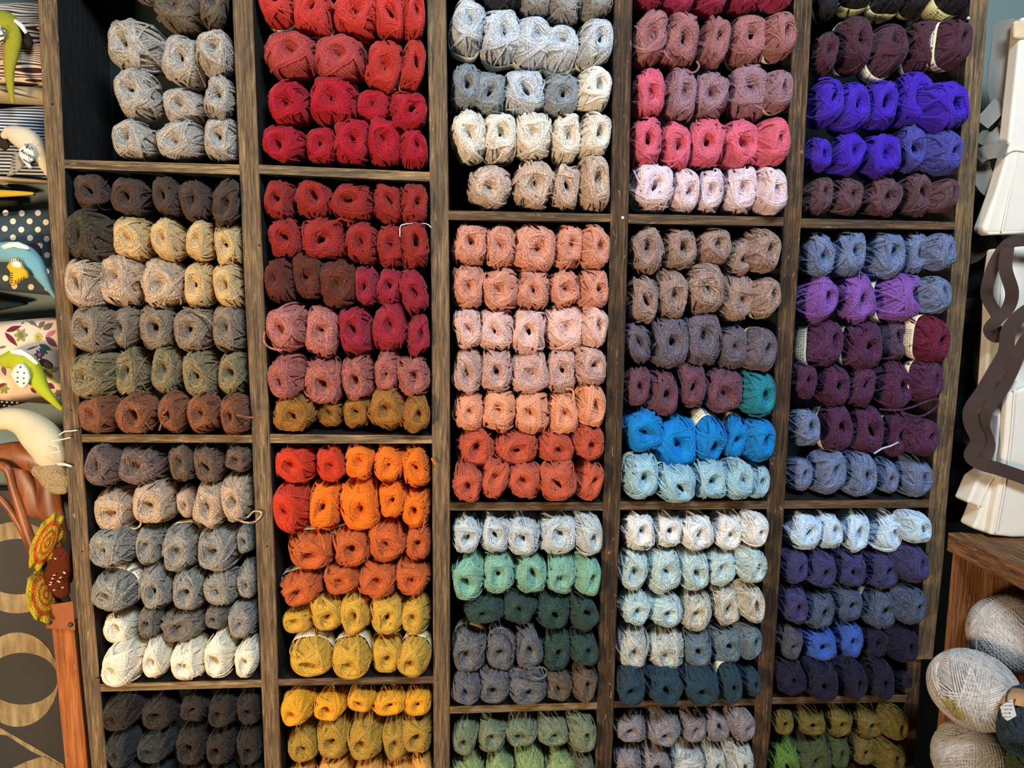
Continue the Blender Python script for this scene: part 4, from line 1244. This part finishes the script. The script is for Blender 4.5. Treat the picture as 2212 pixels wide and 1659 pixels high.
b = empty('felt_tail', P(30, 420, BY), 'yellow felt tail sticking out above the polka dot cushion', 'stuffed bird')
blob([(-30, 418, 9), (10, 418, 7), (45, 418, 5), (70, 418, 3)], BY).build('body', cloth('tail_yellow_felt', (206, 164, 56)), b, True)

CREAM = cloth('cream_wool_felt', (216, 200, 164))
b = empty('felt_bird', P(90, 1010, 0.03), 'big cream felt bird with white thread legs against the left end post'.replace('left end', 'end'), 'stuffed bird', 'felt birds on the wall')
blob([(-40, 912, 20), (-10, 908, 22), (20, 905, 24), (52, 914, 30), (80, 936, 38), (104, 964, 39), (114, 990, 34), (120, 1010, 20)], 0.045).build('body', CREAM, b, True)
THREAD = plain('white_thread', (232, 226, 210))
for pl in ([(127, 940), (140, 932), (152, 931), (167, 929)], [(106, 953), (130, 950), (152, 945)], [(110, 964), (124, 964), (126, 972)], [(103, 975), (118, 978), (131, 974)], [(122, 1001), (140, 1002), (154, 1007)], [(124, 1004), (142, 1005), (155, 1008)]):
    sp = spline([(u, v, 0.003 - 0.008 * i) if i < 2 else (u, v, -0.007) for i, (u, v) in enumerate(pl)], 4)
    mb = MB(); mb.tube([P(*q_) for q_ in sp], 0.0015, 6)
    mb.build('thread_leg', THREAD, b, True)

# ------------------------------------------------------------------ carved wooden frame with leather patch and crochet pieces
CARVED = NT('carved_wood', 0.42, 0.45)
CARVED.color(CARVED.ramp(CARVED.noise(CARVED.coords((1, 1, 0.3)), 26, 4, 0.6, 0.6), [(0.3, (92, 46, 20)), (0.5, (142, 78, 38)), (0.7, (170, 104, 58))]))
b = empty('carved_frame', (P(120, 1700, 0.08).x, 0.08, 0.0), 'carved reddish brown wooden frame with riveted leather patch and plank leg', 'carved frame')
for nm, sp, y, fl in (('arm', [(-30, 990, 22), (10, 984, 26), (50, 984, 30), (88, 1000, 28), (104, 1040, 25), (110, 1090, 26), (122, 1140, 22), (138, 1190, 18), (144, 1250, 14)], 0.085, 0.6),
                      ('arm', [(-10, 1002, 8), (16, 1014, 10), (27, 1050, 9), (42, 1096, 10), (60, 1150, 11), (80, 1200, 12), (102, 1250, 14), (122, 1310, 18)], 0.055, 0.8),
                      ('arm', [(-30, 1050, 7), (6, 1082, 8), (34, 1120, 8), (58, 1166, 8), (76, 1206, 7)], 0.11, 0.8),
                      ('web', [(40, 1020, 20), (62, 1060, 26), (72, 1096, 22), (92, 1116, 8)], 0.12, 0.35)):
    blob(sp, y, fl).build(nm, CARVED.m, b, True)
mb = MB()
A, B_, C_, D_ = P(111, 1352, 0.03), P(160, 1352, 0.03), P(141, 1659, 0.03), P(190, 1659, 0.03)
k = (A.z - 0.0) / (A.z - C_.z)
lo1, lo2 = A + (C_ - A) * k, B_ + (D_ - B_) * k
dy = Vector((0, 0.04, 0))
for v_ in (A, B_, lo1, lo2): v_.x = min(v_.x, x_left_limit(1659) - 0.002) if v_ in (lo1, lo2) else v_.x
mb.hexa([lo1, lo2, B_, A, lo1 + dy, lo2 + dy, B_ + dy, A + dy])
mb.build('plank_leg', W_PLANK, b, bevel=0.002)
LEATHER = cloth('tan_leather', (150, 84, 46), 200, 0.12, 0.55)
mb = MB()
q4 = [(100, 1358), (163, 1362), (158, 1298), (97, 1308)]
mb.hexa([P(*p, 0.018) for p in q4] + [P(*p, 0.028) for p in q4])
mb.build('leather_patch', LEATHER, b, bevel=0.002)
IRON = plain('dark_rivet', (58, 46, 40), 0.35, 0.5)
for u, v in ((108, 1344), (153, 1349)):
    c = P(u, v, 0.018)
    mb = MB(); mb.tube([c + Vector((0, .002, 0)), c - Vector((0, .001, 0)), c - Vector((0, .004, 0)), c - Vector((0, .005, 0))], [0.0056, 0.0056, 0.004, 0.0015], 14)
    mb.build('rivet', IRON, b, True)


def crochet_mat(name, c):
    k = NT(name, 0.9, 0.1)
    vo = k.n('ShaderNodeTexVoronoi')
    vo.inputs['Scale'].default_value = 330
    k.l(k.coords(), vo.inputs['Vector'])
    k.color(k.mix(vo.outputs['Distance'], c, tuple(x * 0.62 for x in c)))
    k.bump(k.math('SUBTRACT', 1.0, vo.outputs['Distance']), 0.9, 0.003)
    return k.m


OR_C, YE_C, RU_C = crochet_mat('orange_crochet', (238, 104, 40)), crochet_mat('yellow_crochet', (232, 196, 52)), crochet_mat('rust_crochet', (118, 50, 22))
KNIT = crochet_mat('beige_knit', (204, 174, 128))


def disc(center, ax1, ax2, rings, mats, name, parent, bulge):
    """crocheted disc with coloured rounds and a scalloped edge; ax1, ax2 in metres"""
    n = 48
    V, F, mi = [Vector(center)], [], []
    nrm = Vector(ax1).cross(Vector(ax2)).normalized()
    if nrm.y > 0: nrm = -nrm
    V[0] = V[0] + nrm * bulge
    for si, (f, m_) in enumerate(rings):
        for i in range(n):
            a = 2 * math.pi * i / n
            ff = f * (1 + 0.07 * math.cos(8 * a) * (f > 0.8))
            V.append(Vector(center) + Vector(ax1) * (math.cos(a) * ff) + Vector(ax2) * (math.sin(a) * ff) + nrm * (bulge * (1 - f * f) + 0.004 * math.cos(8 * a) * (f > 0.8)))
    for i in range(n):
        F.append((0, 1 + i, 1 + (i + 1) % n)); mi.append(rings[0][1])
    for s in range(len(rings) - 1):
        for i in range(n):
            F.append((1 + s * n + i, 1 + (s + 1) * n + i, 1 + (s + 1) * n + (i + 1) % n, 1 + s * n + (i + 1) % n)); mi.append(rings[s + 1][1])
    mb = MB(); mb.V, mb.F, mb.mi = V, F, mi
    o = mb.build(name, mats, parent, True)
    so = o.modifiers.new('th', 'SOLIDIFY'); so.thickness = 0.006; so.offset = -1
    return o


RINGS = [(0.10, 1), (0.22, 0), (0.34, 1), (0.46, 0), (0.60, 1), (0.78, 0), (0.9, 1), (1.0, 1)]
c = P(100, 1170, 0.02)
b1 = empty('crochet_flower', P(100, 1230, 0.02), 'orange and yellow ringed crochet flower, upper of the two on the carved frame', 'crochet flower', 'crochet flowers')
disc(c, Vector((0.022, 0.022, 0.006)), Vector((0.014, 0.010, 0.058)), RINGS, [OR_C, YE_C], 'petals', b1, 0.010)
b1b = empty('crochet_flower', P(95, 1340, 0.02), 'folded orange and yellow crochet flower, lower one seen edge on', 'crochet flower', 'crochet flowers')
disc(P(92, 1286, 0.02), Vector((0.014, 0.035, -0.004)), Vector((-0.014, 0.016, 0.054)), RINGS, [OR_C, YE_C], 'petals', b1b, 0.012)
b2 = empty('crochet_purse', P(130, 1285, 0.03), 'rust brown nubby crocheted piece with white flecks beside the end post', 'crochet piece')
blob([(134, 1196, 18), (128, 1225, 26), (124, 1250, 26), (132, 1274, 20)], 0.03, 0.6).build('body', RU_C, b2, True)
mb = MB()
rr = random.Random(3)
for i in range(12):
    u, v = rr.uniform(108, 146), rr.uniform(1204, 1275)
    mb.tube([P(u - 2, v, 0.008), P(u + 2, v + rr.uniform(-2, 2), 0.006)], 0.0013, 6)
put('flecks', mb.mesh('flecks'), plain('white_fleck', (222, 214, 200)), b2, True)
blob([(134, 1278, 12), (142, 1294, 9), (150, 1304, 6)], 0.03, 0.6).build('dark_trim', cloth('black_fringe', (34, 28, 24)), b2, True)
blob([(152, 1150, 5), (148, 1176, 9), (142, 1196, 10)], 0.03, 0.6).build('dark_trim', cloth('black_fringe_top', (34, 30, 28)), b2, True)
b3 = empty('knitted_cuff', P(110, 1062, 0.04), 'beige hand-knitted cuff hanging under the cream bird', 'knitwear')
blob([(84, 1018, 16), (104, 1024, 30), (124, 1032, 30), (140, 1040, 24)], 0.035, 0.6).build('cuff', KNIT, b3, True)
blob([(104, 1050, 8), (122, 1056, 12), (138, 1058, 10)], 0.025, 0.8).build('ribbing', KNIT, b3, True)

# painted panel behind
PANEL = plain('charcoal_paint', (62, 58, 54), 0.6, 0.3, 0.10)
GOLD = NT('tan_paint', 0.6, 0.3)
GOLD.color(GOLD.ramp(GOLD.noise(GOLD.coords((1, 1, 0.2)), 60, 4), [(0.35, (128, 108, 74)), (0.55, (164, 140, 98)), (0.7, (184, 160, 118))]))
pb = empty('painted_panel', (P(20, 1500, 0.2).x, 0.21, 0.0), 'charcoal painted panel with tan ring shapes leaning at the wall', 'painted panel')
mb = MB()
a = P(-260, 1075, 0.2)
mb.box((a.x, 0.2, 0.0), (x_left_limit(1659) - 0.004, 0.235, P(0, 1060, 0.2).z))
mb.build('board', PANEL, pb)


def ringmesh(o, i_, name):
    """crescent ring between outer and inner ellipses (u, v, ru, rv) in pixels on the panel"""
    n = 56
    mb = MB()
    V = []
    for e in (o, i_):
        V += [P(e[0] + math.cos(2 * math.pi * k / n) * e[2], e[1] + math.sin(2 * math.pi * k / n) * e[3], 0.1985) for k in range(n)]
    mb.add(V, [(k, (k + 1) % n, n + (k + 1) % n, n + k) for k in range(n)])
    return mb.build(name, GOLD.m, pb)


ringmesh((36, 1226, 102, 99), (38, 1224, 84, 60), 'ring_motif')
ringmesh((38, 1468, 88, 102), (48, 1466, 77, 56), 'ring_motif')
mb = MB()
for poly in ([(-40, 1552), (0, 1572), (70, 1612), (138, 1652), (134, 1656), (66, 1622), (14, 1588), (-40, 1585)], [(20, 1662), (60, 1644), (98, 1632), (140, 1658), (138, 1690), (20, 1690)]):
    mb.add([P(u, v, 0.1985) for u, v in poly], [tuple(range(len(poly)))])
put('line_motif', mb.mesh('line_motif'), GOLD.m, pb)

# ------------------------------------------------------------------ tote bags on the far side
CANVAS = cloth('white_canvas', (236, 228, 214), 700, 0.03)
CANVAS_B = cloth('beige_webbing', (214, 190, 156), 420, 0.08)
WEB = cloth('grey_webbing', (128, 124, 116), 420, 0.08)
BROWN = cloth('dark_brown_webbing', (66, 52, 48), 420, 0.10)
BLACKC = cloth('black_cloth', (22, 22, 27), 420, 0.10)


def slab(poly, y, th, m, name, parent, wave=0.0, ph=0.0, floor_z=None):
    """soft cloth panel with outline in pixels, thickness TH, gently pleated"""
    mb = MB()
    n = len(poly)
    f = [P(u, v, y + wave * math.sin(u * 0.09 + v * 0.012 + ph)) for u, v in poly]
    if floor_z:
        for p in f: p.z = max(p.z, floor_z)
    k = [p + Vector((0, th, 0)) for p in f]
    mb.add(f + k, [tuple(range(n)), tuple(reversed(range(n, 2 * n)))] + [((i + 1) % n, i, n + i, n + (i + 1) % n) for i in range(n)])
    me = mb.mesh(name)
    bm = bmesh.new(); bm.from_mesh(me)
    bmesh.ops.recalc_face_normals(bm, faces=bm.faces)
    bm.to_mesh(me); bm.free()
    o = put(name, me, m, parent)
    bv = o.modifiers.new('soft', 'BEVEL'); bv.width = min(0.006, th * 0.4); bv.segments = 3; bv.limit_method = 'ANGLE'
    return o


def ribbon(path, hw, m, name, parent, th=0.0016):
    """webbing strap: (u, v, depth, lean) with half width HW px; lean turns the width direction (degrees)"""
    sp = spline(path, 7)
    pts = [P(q_[0], q_[1], q_[2]) for q_ in sp]
    mb = MB()
    V = []
    for i, p in enumerate(pts):
        t = (pts[min(i + 1, len(pts) - 1)] - pts[max(i - 1, 0)]).normalized()
        vw = (CAM - p).normalized()
        sd = t.cross(vw).normalized()
        a = R(sp[i][3])
        sd = sd * math.cos(a) + vw * math.sin(a)
        nn = t.cross(sd).normalized()
        s = sd * hw * (DIST + p.y) / FPX
        V += [p - s - nn * th, p + s - nn * th, p + s + nn * th, p - s + nn * th]
    F = []
    for i in range(len(pts) - 1):
        for k in range(4):
            F.append((i * 4 + k, i * 4 + (k + 1) % 4, i * 4 + 4 + (k + 1) % 4, i * 4 + 4 + k))
    F += [(3, 2, 1, 0), tuple(len(V) - 4 + k for k in range(4))]
    mb.add(V, F)
    me = mb.mesh(name)
    bm = bmesh.new(); bm.from_mesh(me); bmesh.ops.recalc_face_normals(bm, faces=bm.faces); bm.to_mesh(me); bm.free()
    return put(name, me, m, parent)


tb = empty('tote_bag', P(2200, 505, 0.0), 'white canvas tote bag with grey webbing handles hanging highest beside the unit', 'tote bag', 'white tote bags')
slab([(2122, 494), (2128, 502), (2140, 507), (2330, 500), (2330, 30), (2208, 36), (2196, 150), (2184, 260), (2176, 335), (2152, 415)], 0.0, 0.035, CANVAS, 'bag_body', tb, wave=0.004)
slab([(2192, 44), (2192, 82), (2206, 84), (2290, 84), (2290, 40)], -0.008, 0.012, CANVAS_B, 'handle_patch', tb)
ribbon([(2168, 44, 0.05, 0), (2166, 90, 0.05, 8), (2157, 150, 0.05, 12), (2158, 190, 0.05, 0), (2166, 230, 0.05, -20), (2168, 268, 0.055, -40), (2158, 290, 0.06, -30)], 20, WEB, 'handle', tb)
ribbon([(2190, 60, 0.07, 20), (2186, 140, 0.07, 20), (2178, 220, 0.07, 30), (2172, 280, 0.07, 30)], 12, WEB, 'handle', tb)
ribbon([(2120, 268, 0.04, 10), (2140, 248, 0.04, 0), (2162, 222, 0.05, 0)], 17, WEB, 'handle', tb)
ribbon([(2116, 290, 0.05, 0), (2132, 300, 0.03, -10), (2150, 296, 0.03, 10), (2164, 282, 0.04, 20)], 14, WEB, 'handle', tb)
ribbon([(2113, 340, 0.03, 20), (2130, 330, 0.01, 10), (2152, 325, -0.004, 0), (2172, 328, -0.004, 0)], 16, WEB, 'handle', tb)
ribbon([(2116, 356, 0.05, 0), (2122, 378, 0.04, 0), (2136, 404, 0.04, 20), (2150, 412, 0.05, 30)], 19, WEB, 'handle', tb)

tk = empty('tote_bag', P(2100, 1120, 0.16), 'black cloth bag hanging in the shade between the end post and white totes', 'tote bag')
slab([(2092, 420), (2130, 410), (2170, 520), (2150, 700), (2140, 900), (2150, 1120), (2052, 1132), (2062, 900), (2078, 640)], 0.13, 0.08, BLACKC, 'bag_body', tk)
ribbon([(2086, 556, 0.08, 0), (2106, 548, 0.07, 10), (2124, 530, 0.07, 20), (2150, 520, 0.08, 0)], 18, BROWN, 'handle', tk)
ribbon([(2080, 660, 0.09, 0), (2110, 652, 0.08, 0), (2140, 650, 0.07, 0)], 12, BROWN, 'handle', tk)
ribbon([(2084, 688, 0.09, 0), (2112, 684, 0.08, 0), (2142, 686, 0.07, 0)], 13, BROWN, 'handle', tk)
ribbon([(2120, 740, 0.07, 0), (2112, 780, 0.06, 10), (2116, 820, 0.06, 0), (2130, 850, 0.05, -20)], 9, BROWN, 'handle', tk)
ribbon([(2064, 940, 0.09, 0), (2090, 945, 0.07, 0), (2112, 965, 0.05, 10)], 15, BROWN, 'handle', tk)

CRATE_TOP = P(2048, 1150, -0.012).z + 0.001
tc = empty('tote_bag', P(2190, 1190, -0.03), 'white canvas tote bags bundle with dark brown handles resting on the crate'.replace('bags bundle', 'bag'), 'tote bag', 'white tote bags')
slab([(2150, 538), (2140, 610), (2138, 700), (2134, 760), (2126, 870), (2134, 940), (2146, 1000), (2330, 1030), (2330, 520)], 0.0, 0.03, CANVAS, 'bag_body', tc, wave=0.004)
slab([(2158, 900), (2148, 1010), (2112, 1036), (2096, 1074), (2090, 1086), (2120, 1098), (2112, 1120), (2102, 1142), (2140, 1160), (2190, 1184), (2330, 1230), (2330, 880), (2200, 820)], -0.035, 0.05, CANVAS, 'bag_panel', tc, floor_z=CRATE_TOP)
slab([(2178, 850), (2170, 960), (2158, 1050), (2146, 1108), (2138, 1156), (2186, 1178), (2330, 1232), (2330, 800)], -0.055, 0.022, CANVAS, 'bag_panel', tc, floor_z=CRATE_TOP)
ribbon([(2250, 522, -0.05, 0), (2212, 520, -0.05, 0), (2176, 528, -0.04, -10), (2150, 566, -0.03, -10), (2134, 612, -0.03, 0), (2132, 640, -0.02, 10), (2146, 668, -0.02, 20), (2160, 690, -0.03, 10)], 12, BROWN, 'handle', tc)
ribbon([(2176, 534, -0.05, 10), (2172, 580, -0.06, 0), (2186, 630, -0.06, -10), (2178, 665, -0.05, -10), (2154, 690, -0.05, 0), (2138, 712, -0.04, 10), (2152, 728, -0.03, 0), (2172, 712, -0.03, 0)], 13, BROWN, 'handle', tc)
ribbon([(2260, 650, -0.07, 0), (2212, 676, -0.07, 0), (2180, 712, -0.06, 0), (2172, 760, -0.06, 10), (2150, 800, -0.055, 0), (2124, 844, -0.05, 0), (2098, 884, -0.045, 0), (2098, 915, -0.045, 0), (2112, 952, -0.05, 10), (2098, 984, -0.05, 0), (2120, 1002, -0.06, 0), (2160, 1014, -0.07, 0), (2212, 1032, -0.075, 0), (2260, 1050, -0.075, 0)], 15, BROWN, 'handle', tc)
ribbon([(2260, 700, -0.075, 0), (2216, 734, -0.075, 0), (2186, 800, -0.07, 10), (2162, 846, -0.06, 0), (2132, 886, -0.055, 0), (2124, 920, -0.05, -20), (2136, 960, -0.05, 10), (2128, 992, -0.06, 0)], 13, BROWN, 'handle', tc)


for par, path in ((tc, [(2192, 838, -0.058, 0), (2184, 940, -0.058, 0), (2170, 1050, -0.058, 0), (2152, 1150, -0.058, 0)]),
                  (tc, [(2170, 1010, -0.038, 0), (2140, 1040, -0.038, 0), (2112, 1096, -0.038, 0)]),
                  (tc, [(2166, 560, -0.003, 0), (2160, 700, -0.003, 0), (2156, 860, -0.003, 0)]),
                  (tb, [(2176, 330, -0.008, 0), (2194, 324, -0.005, 0), (2230, 330, -0.003, 0)]),
                  (tb, [(2198, 330, -0.004, 0), (2180, 420, -0.004, 0), (2164, 500, -0.004, 0)])):
    ribbon(path, 1.3, CANVAS, 'seam', par, 0.002)


# ------------------------------------------------------------------ crate shelf with linen balls
def onz(u, v, z):
    d = ray(u, v)
    return CAM + d * ((z - CAM.z) / d.z)


cA = P(2048, 1150, -0.012)
cB = onz(2212, 1229, cA.z)
ex = (cB - cA).normalized()
en = Vector((ex.y, -ex.x, 0))
if en.x < 0: en = -en
hb = (P(2048, 1150, -0.012) - P(2046, 1189, -0.012)).length
cr = empty('crate_shelf', (cA.x + 0.12, cA.y - 0.1, 0.0), 'rough brown wooden crate shelf set at an angle beside the end post', 'crate')


def cbox(s0, s1, n0, n1, z0, z1, m, name, bev=0.002):
    mb = MB()
    def c(s, n, z): return Vector((cA.x, cA.y, 0)) + ex * s + en * n + Vector((0, 0, z))
    mb.hexa([c(s0, n0, z0), c(s1, n0, z0), c(s1, n0, z1), c(s0, n0, z1), c(s0, n1, z0), c(s1, n1, z0), c(s1, n1, z1), c(s0, n1, z1)])
    me = mb.mesh(name)
    bm = bmesh.new(); bm.from_mesh(me); bmesh.ops.recalc_face_normals(bm, faces=bm.faces); bm.to_mesh(me); bm.free()
    o = put(name, me, m, cr)
    bv = o.modifiers.new('b', 'BEVEL'); bv.width = bev; bv.segments = 2
    return o


L = 0.62
cbox(0, L, 0, 0.035, cA.z - hb, cA.z, W_CRATE, 'top_rail')
cbox(0, L, 0.035, 0.36, cA.z - 0.016, cA.z - 0.002, W_CRATE, 'top_board')
cbox(0.012, 0.030, 0.006, 0.34, 0.0, cA.z - hb, W_CRATE_V, 'side_board')
cbox(0.012, 0.105, 0.34, 0.36, 0.0, cA.z - 0.016, W_CRATE_V, 'back_board')
cbox(0.105, L, 0.335, 0.345, 0.0, cA.z - 0.016, W_INNER_B, 'back_board')
zs = P(2100, 1700, -0.1).z - 0.03
cbox(0.03, L, -0.14, 0.335, zs - 0.02, zs, W_CRATE, 'shelf_board')
cbox(L, L + 0.02, 0.0, 0.36, 0.0, cA.z, W_CRATE_V, 'side_board')
for u, v in ((2072, 1171), (2101, 1190)):
    d = ray(u, v)
    # on the rail's face
    t = ((Vector((cA.x, cA.y, 0)) - CAM).dot(en)) / d.dot(en)
    c = CAM + d * t
    mb = MB(); mb.tube([c + en * 0.002, c - en * 0.0012], 0.0042, 12)
    mb.build('screw_head', plain('dull_screw', (96, 88, 84), 0.4, 0.5), cr)


def linen_proto(seed, thin=0.026, ng=30, nk=9):
    rnd = random.Random(seed)
    V, F, UV = [], [], []
    base = 0
    seg, ns = 56, 5

    def loop(nrm, off, h, r):
        nonlocal base
        n = nrm / np.linalg.norm(nrm)
        e1 = np.cross(n, [0.3, 0.5, 0.81]); e1 /= np.linalg.norm(e1)
        e2 = np.cross(n, e1)
        t = np.linspace(0, 2 * math.pi, seg, endpoint=False)
        c0 = math.sqrt(max(1 - off * off, 0.05))
        p = c0 * (np.outer(np.cos(t), e1) + np.outer(np.sin(t), e2)) + n * off
        c = p * (1 + h)
        tg = np.roll(c, -1, 0) - np.roll(c, 1, 0)
        Ln = np.linalg.norm(tg, axis=1); tg = tg / Ln[:, None]
        up = p
        bn = np.cross(tg, up)
        a = np.arange(ns) * 2 * math.pi / ns
        ring = c[:, None, :] + r * (np.cos(a)[None, :, None] * up[:, None, :] + np.sin(a)[None, :, None] * bn[:, None, :])
        V.append(ring.reshape(-1, 3))
        u = np.arange(seg) * (2 * math.pi / seg) / (2 * r) + rnd.uniform(0, 900)
        UV.append(np.stack([np.repeat(u, ns), np.tile(np.arange(ns) / ns, seg)], 1))
        ii = np.arange(seg)[:, None]; jj = np.arange(ns)[None, :]
        i2 = (ii + 1) % seg
        F.append((base + np.stack([ii * ns + jj, ii * ns + (jj + 1) % ns, i2 * ns + (jj + 1) % ns, i2 * ns + jj], -1)).reshape(-1, 4))
        base += seg * ns

    for g in range(ng):
        n0 = np.array([rnd.gauss(0, 1), rnd.gauss(0, 1), rnd.gauss(0, 1)])
        n0 /= np.linalg.norm(n0)
        lean = np.array([rnd.gauss(0, 1), rnd.gauss(0, 1), rnd.gauss(0, 1)]) * 0.012
        for k in range(nk):
            loop(n0 + lean * k, (k - nk / 2) * 0.064, -0.05 + g * 0.0030, thin * rnd.uniform(0.9, 1.1))
    # core
    nu, nv = 32, 18
    T, PS = np.meshgrid(np.linspace(0.01, math.pi - 0.01, nv), np.linspace(0, 2 * math.pi, nu, endpoint=False), indexing='ij')
    V.append(np.stack([np.sin(T) * np.cos(PS), np.sin(T) * np.sin(PS), np.cos(T)], -1).reshape(-1, 3) * 0.955)
    UV.append(np.stack([T.ravel() * 9, PS.ravel() * 4], 1))
    i = np.arange(nv - 1)[:, None]; j = np.arange(nu)[None, :]
    F.append(base + np.stack([i * nu + j, i * nu + (j + 1) % nu, (i + 1) * nu + (j + 1) % nu, (i + 1) * nu + j], -1).reshape(-1, 4))
    return mesh_np('wound_linen', np.concatenate(V), np.concatenate(F), np.concatenate(UV))


LINEN = [linen_proto(5), linen_proto(6)]
for me in LINEN: me.materials.append(WOOL)


def big_ball(name, me, bb, y, c, tw, label, squash=(1, 1, 1), rot=(0, 0, 0), group=None):
    u, v = 0.5 * (bb[0] + bb[2]), 0.5 * (bb[1] + bb[3])
    r = 0.25 * ((bb[2] - bb[0]) + (bb[3] - bb[1])) * (DIST + y) / FPX * 0.97
    o = bpy.data.objects.new(name, me); COL.objects.link(o)
    o.location = P(u, v, y)
    o.scale = tuple(r * q_ for q_ in squash)
    o.rotation_euler = rot
    o.color = (*lin(c), tw)
    return tag(o, label, 'yarn', group)


GREYL = (206, 200, 194)
lb1 = big_ball('linen_yarn_ball', LINEN[0], (2093, 1278, 2268, 1462), -0.135, GREYL, 0.55, 'light grey linen yarn ball, highest of three in the crate', (1, 1, 1.02), (0.3, 0.2, 0.4), 'linen yarn balls in the crate')
lb2 = big_ball('linen_yarn_ball', LINEN[1], (2003, 1398, 2205, 1580), -0.225, GREYL, 0.55, 'light grey linen yarn ball with olive label, middle of three in the crate', (1.10, 1, 0.92), (0.1, 0.4, 0.2), 'linen yarn balls in the crate')
lb3 = big_ball('linen_yarn_ball', LINEN[0], (2006, 1550, 2186, 1722), -0.20, GREYL, 0.55, 'light grey linen yarn ball, lowest of three in the crate', (1.05, 1, 0.95), (1.3, 0.7, 1.2), 'linen yarn balls in the crate')
# olive paper tag on the middle ball
mb = MB()
poly = [(2021, 1500), (2042, 1504), (2062, 1516), (2080, 1530), (2092, 1548), (2096, 1566), (2078, 1570), (2056, 1558), (2036, 1530)]
c0 = np.mean(np.array(poly), 0)


def on_ball(o, u, v, off):
    d = ray(u, v); Mi = Matrix.LocRotScale(o.location, o.rotation_euler, o.scale).inverted()
    o1, d1 = Mi @ CAM, Mi.to_3x3() @ d
    A_, B2, C2 = d1.dot(d1), o1.dot(d1), o1.dot(o1) - off * off
    disc_ = max(B2 * B2 - A_ * C2, 0)
    return CAM + d * ((-B2 - math.sqrt(disc_)) / A_)


V = [on_ball(lb2, u, v, 1.05) for u, v in poly] + [on_ball(lb2, 0.5 * (u + c0[0]), 0.5 * (v + c0[1]), 1.06) for u, v in poly] + [on_ball(lb2, c0[0], c0[1], 1.06)]
n = len(poly)
mb.add(V, [(i, (i + 1) % n, n + (i + 1) % n, n + i) for i in range(n)] + [(n + i, n + (i + 1) % n, 2 * n) for i in range(n)])
KO = NT('olive_label', 0.6, 0.3)
KO.color(KO.ramp(KO.noise(KO.coords(), 60, 3), [(0.4, (146, 130, 62)), (0.5, (172, 158, 96)), (0.62, (112, 104, 78))]))
t = put('paper_label', mb.mesh('paper_label'), KO.m, None, True)
t.parent = lb2; t.matrix_parent_inverse = Matrix.LocRotScale(lb2.location, lb2.rotation_euler, lb2.scale).inverted()
t['label'] = 'olive printed paper label'
# dark petrol skein with kraft band, mossy ball under it
me, sup, q = PROTO[3]
dk = bpy.data.objects.new('tweed_yarn_ball', me); COL.objects.link(dk)
dk.location = P(2234, 1562, -0.36); dk.rotation_euler = (0.5, 0.0, -0.95); dk.scale = (0.048, 0.064, 0.046)
dk.color = (*lin((36, 52, 60)), 0.5)
tag(dk, 'dark petrol yarn ball with kraft paper band in the crate', 'yarn')
KRAFT = plain('kraft_paper', (188, 146, 104), 0.7, 0.2, 0.05)
bm_ = make_band(q, -0.15, 0.45); bm_.materials.append(KRAFT)
p = bpy.data.objects.new('paper_label', bm_); COL.objects.link(p); p.parent = dk; p['label'] = 'brown kraft paper band'
STK = paper_mat('white_sticker_print', (236, 232, 226), (84, 82, 86))
poly = [(2160, 1526), (2186, 1512), (2196, 1546), (2176, 1558), (2166, 1548)]
bpy.context.view_layer.update()
mb = MB()
V = []
for u, v in poly:
    d = ray(u, v); V.append(CAM + d * ((DIST - 0.405) / d.y))
mb.add(V + [x + Vector((0, 0.0008, 0)) for x in V], [tuple(range(5)), tuple(reversed(range(5, 10)))] + [((i + 1) % 5, i, 5 + i, 5 + (i + 1) % 5) for i in range(5)])
st = mb.mesh('price_sticker')
l = st.uv_layers.new(name='UVMap')
cc = [((v_[0] - V[0].x) / 0.2 + 0.02, 0.15 + (v_[2] - min(w_.z for w_ in V)) / 0.05) for v_ in [tuple(x.co) for x in st.vertices]]
for lp in st.loops: l.data[lp.index].uv = cc[lp.vertex_index]
st_o = put('price_sticker', st, STK, None)
st_o.parent = dk; st_o.matrix_parent_inverse = Matrix.LocRotScale(dk.location, dk.rotation_euler, dk.scale).inverted()
st_o['label'] = 'white printed price sticker'
big_ball('tweed_yarn_ball', PROTO[6][0], (2178, 1606, 2300, 1720), -0.31, (70, 86, 54), 0.7, 'mossy dark green yarn ball below the petrol one in the crate', (1, 1.2, 1), (0.3, 0.2, -0.6))
# jute twine hank hanging in the back of the crate
jb = empty('jute_hank', P(2160, 1290, -0.02), 'hank of brown jute twine behind the top linen ball', 'twine')
JU = cloth('jute_fibre', (150, 128, 96), 300, 0.15)
mb = MB()
rr = random.Random(9)
for i in range(16):
    o_ = rr.uniform(-9, 9)
    mb.tube([P(u + o_ * 0.5 + rr.uniform(-1, 1), v + o_, -0.0 - 0.0015 * i) for u, v in ((2126, 1244), (2138, 1266), (2160, 1272), (2186, 1274), (2214, 1282))], 0.0022, 6)
put('strands', mb.mesh('strands'), JU, jb, True)
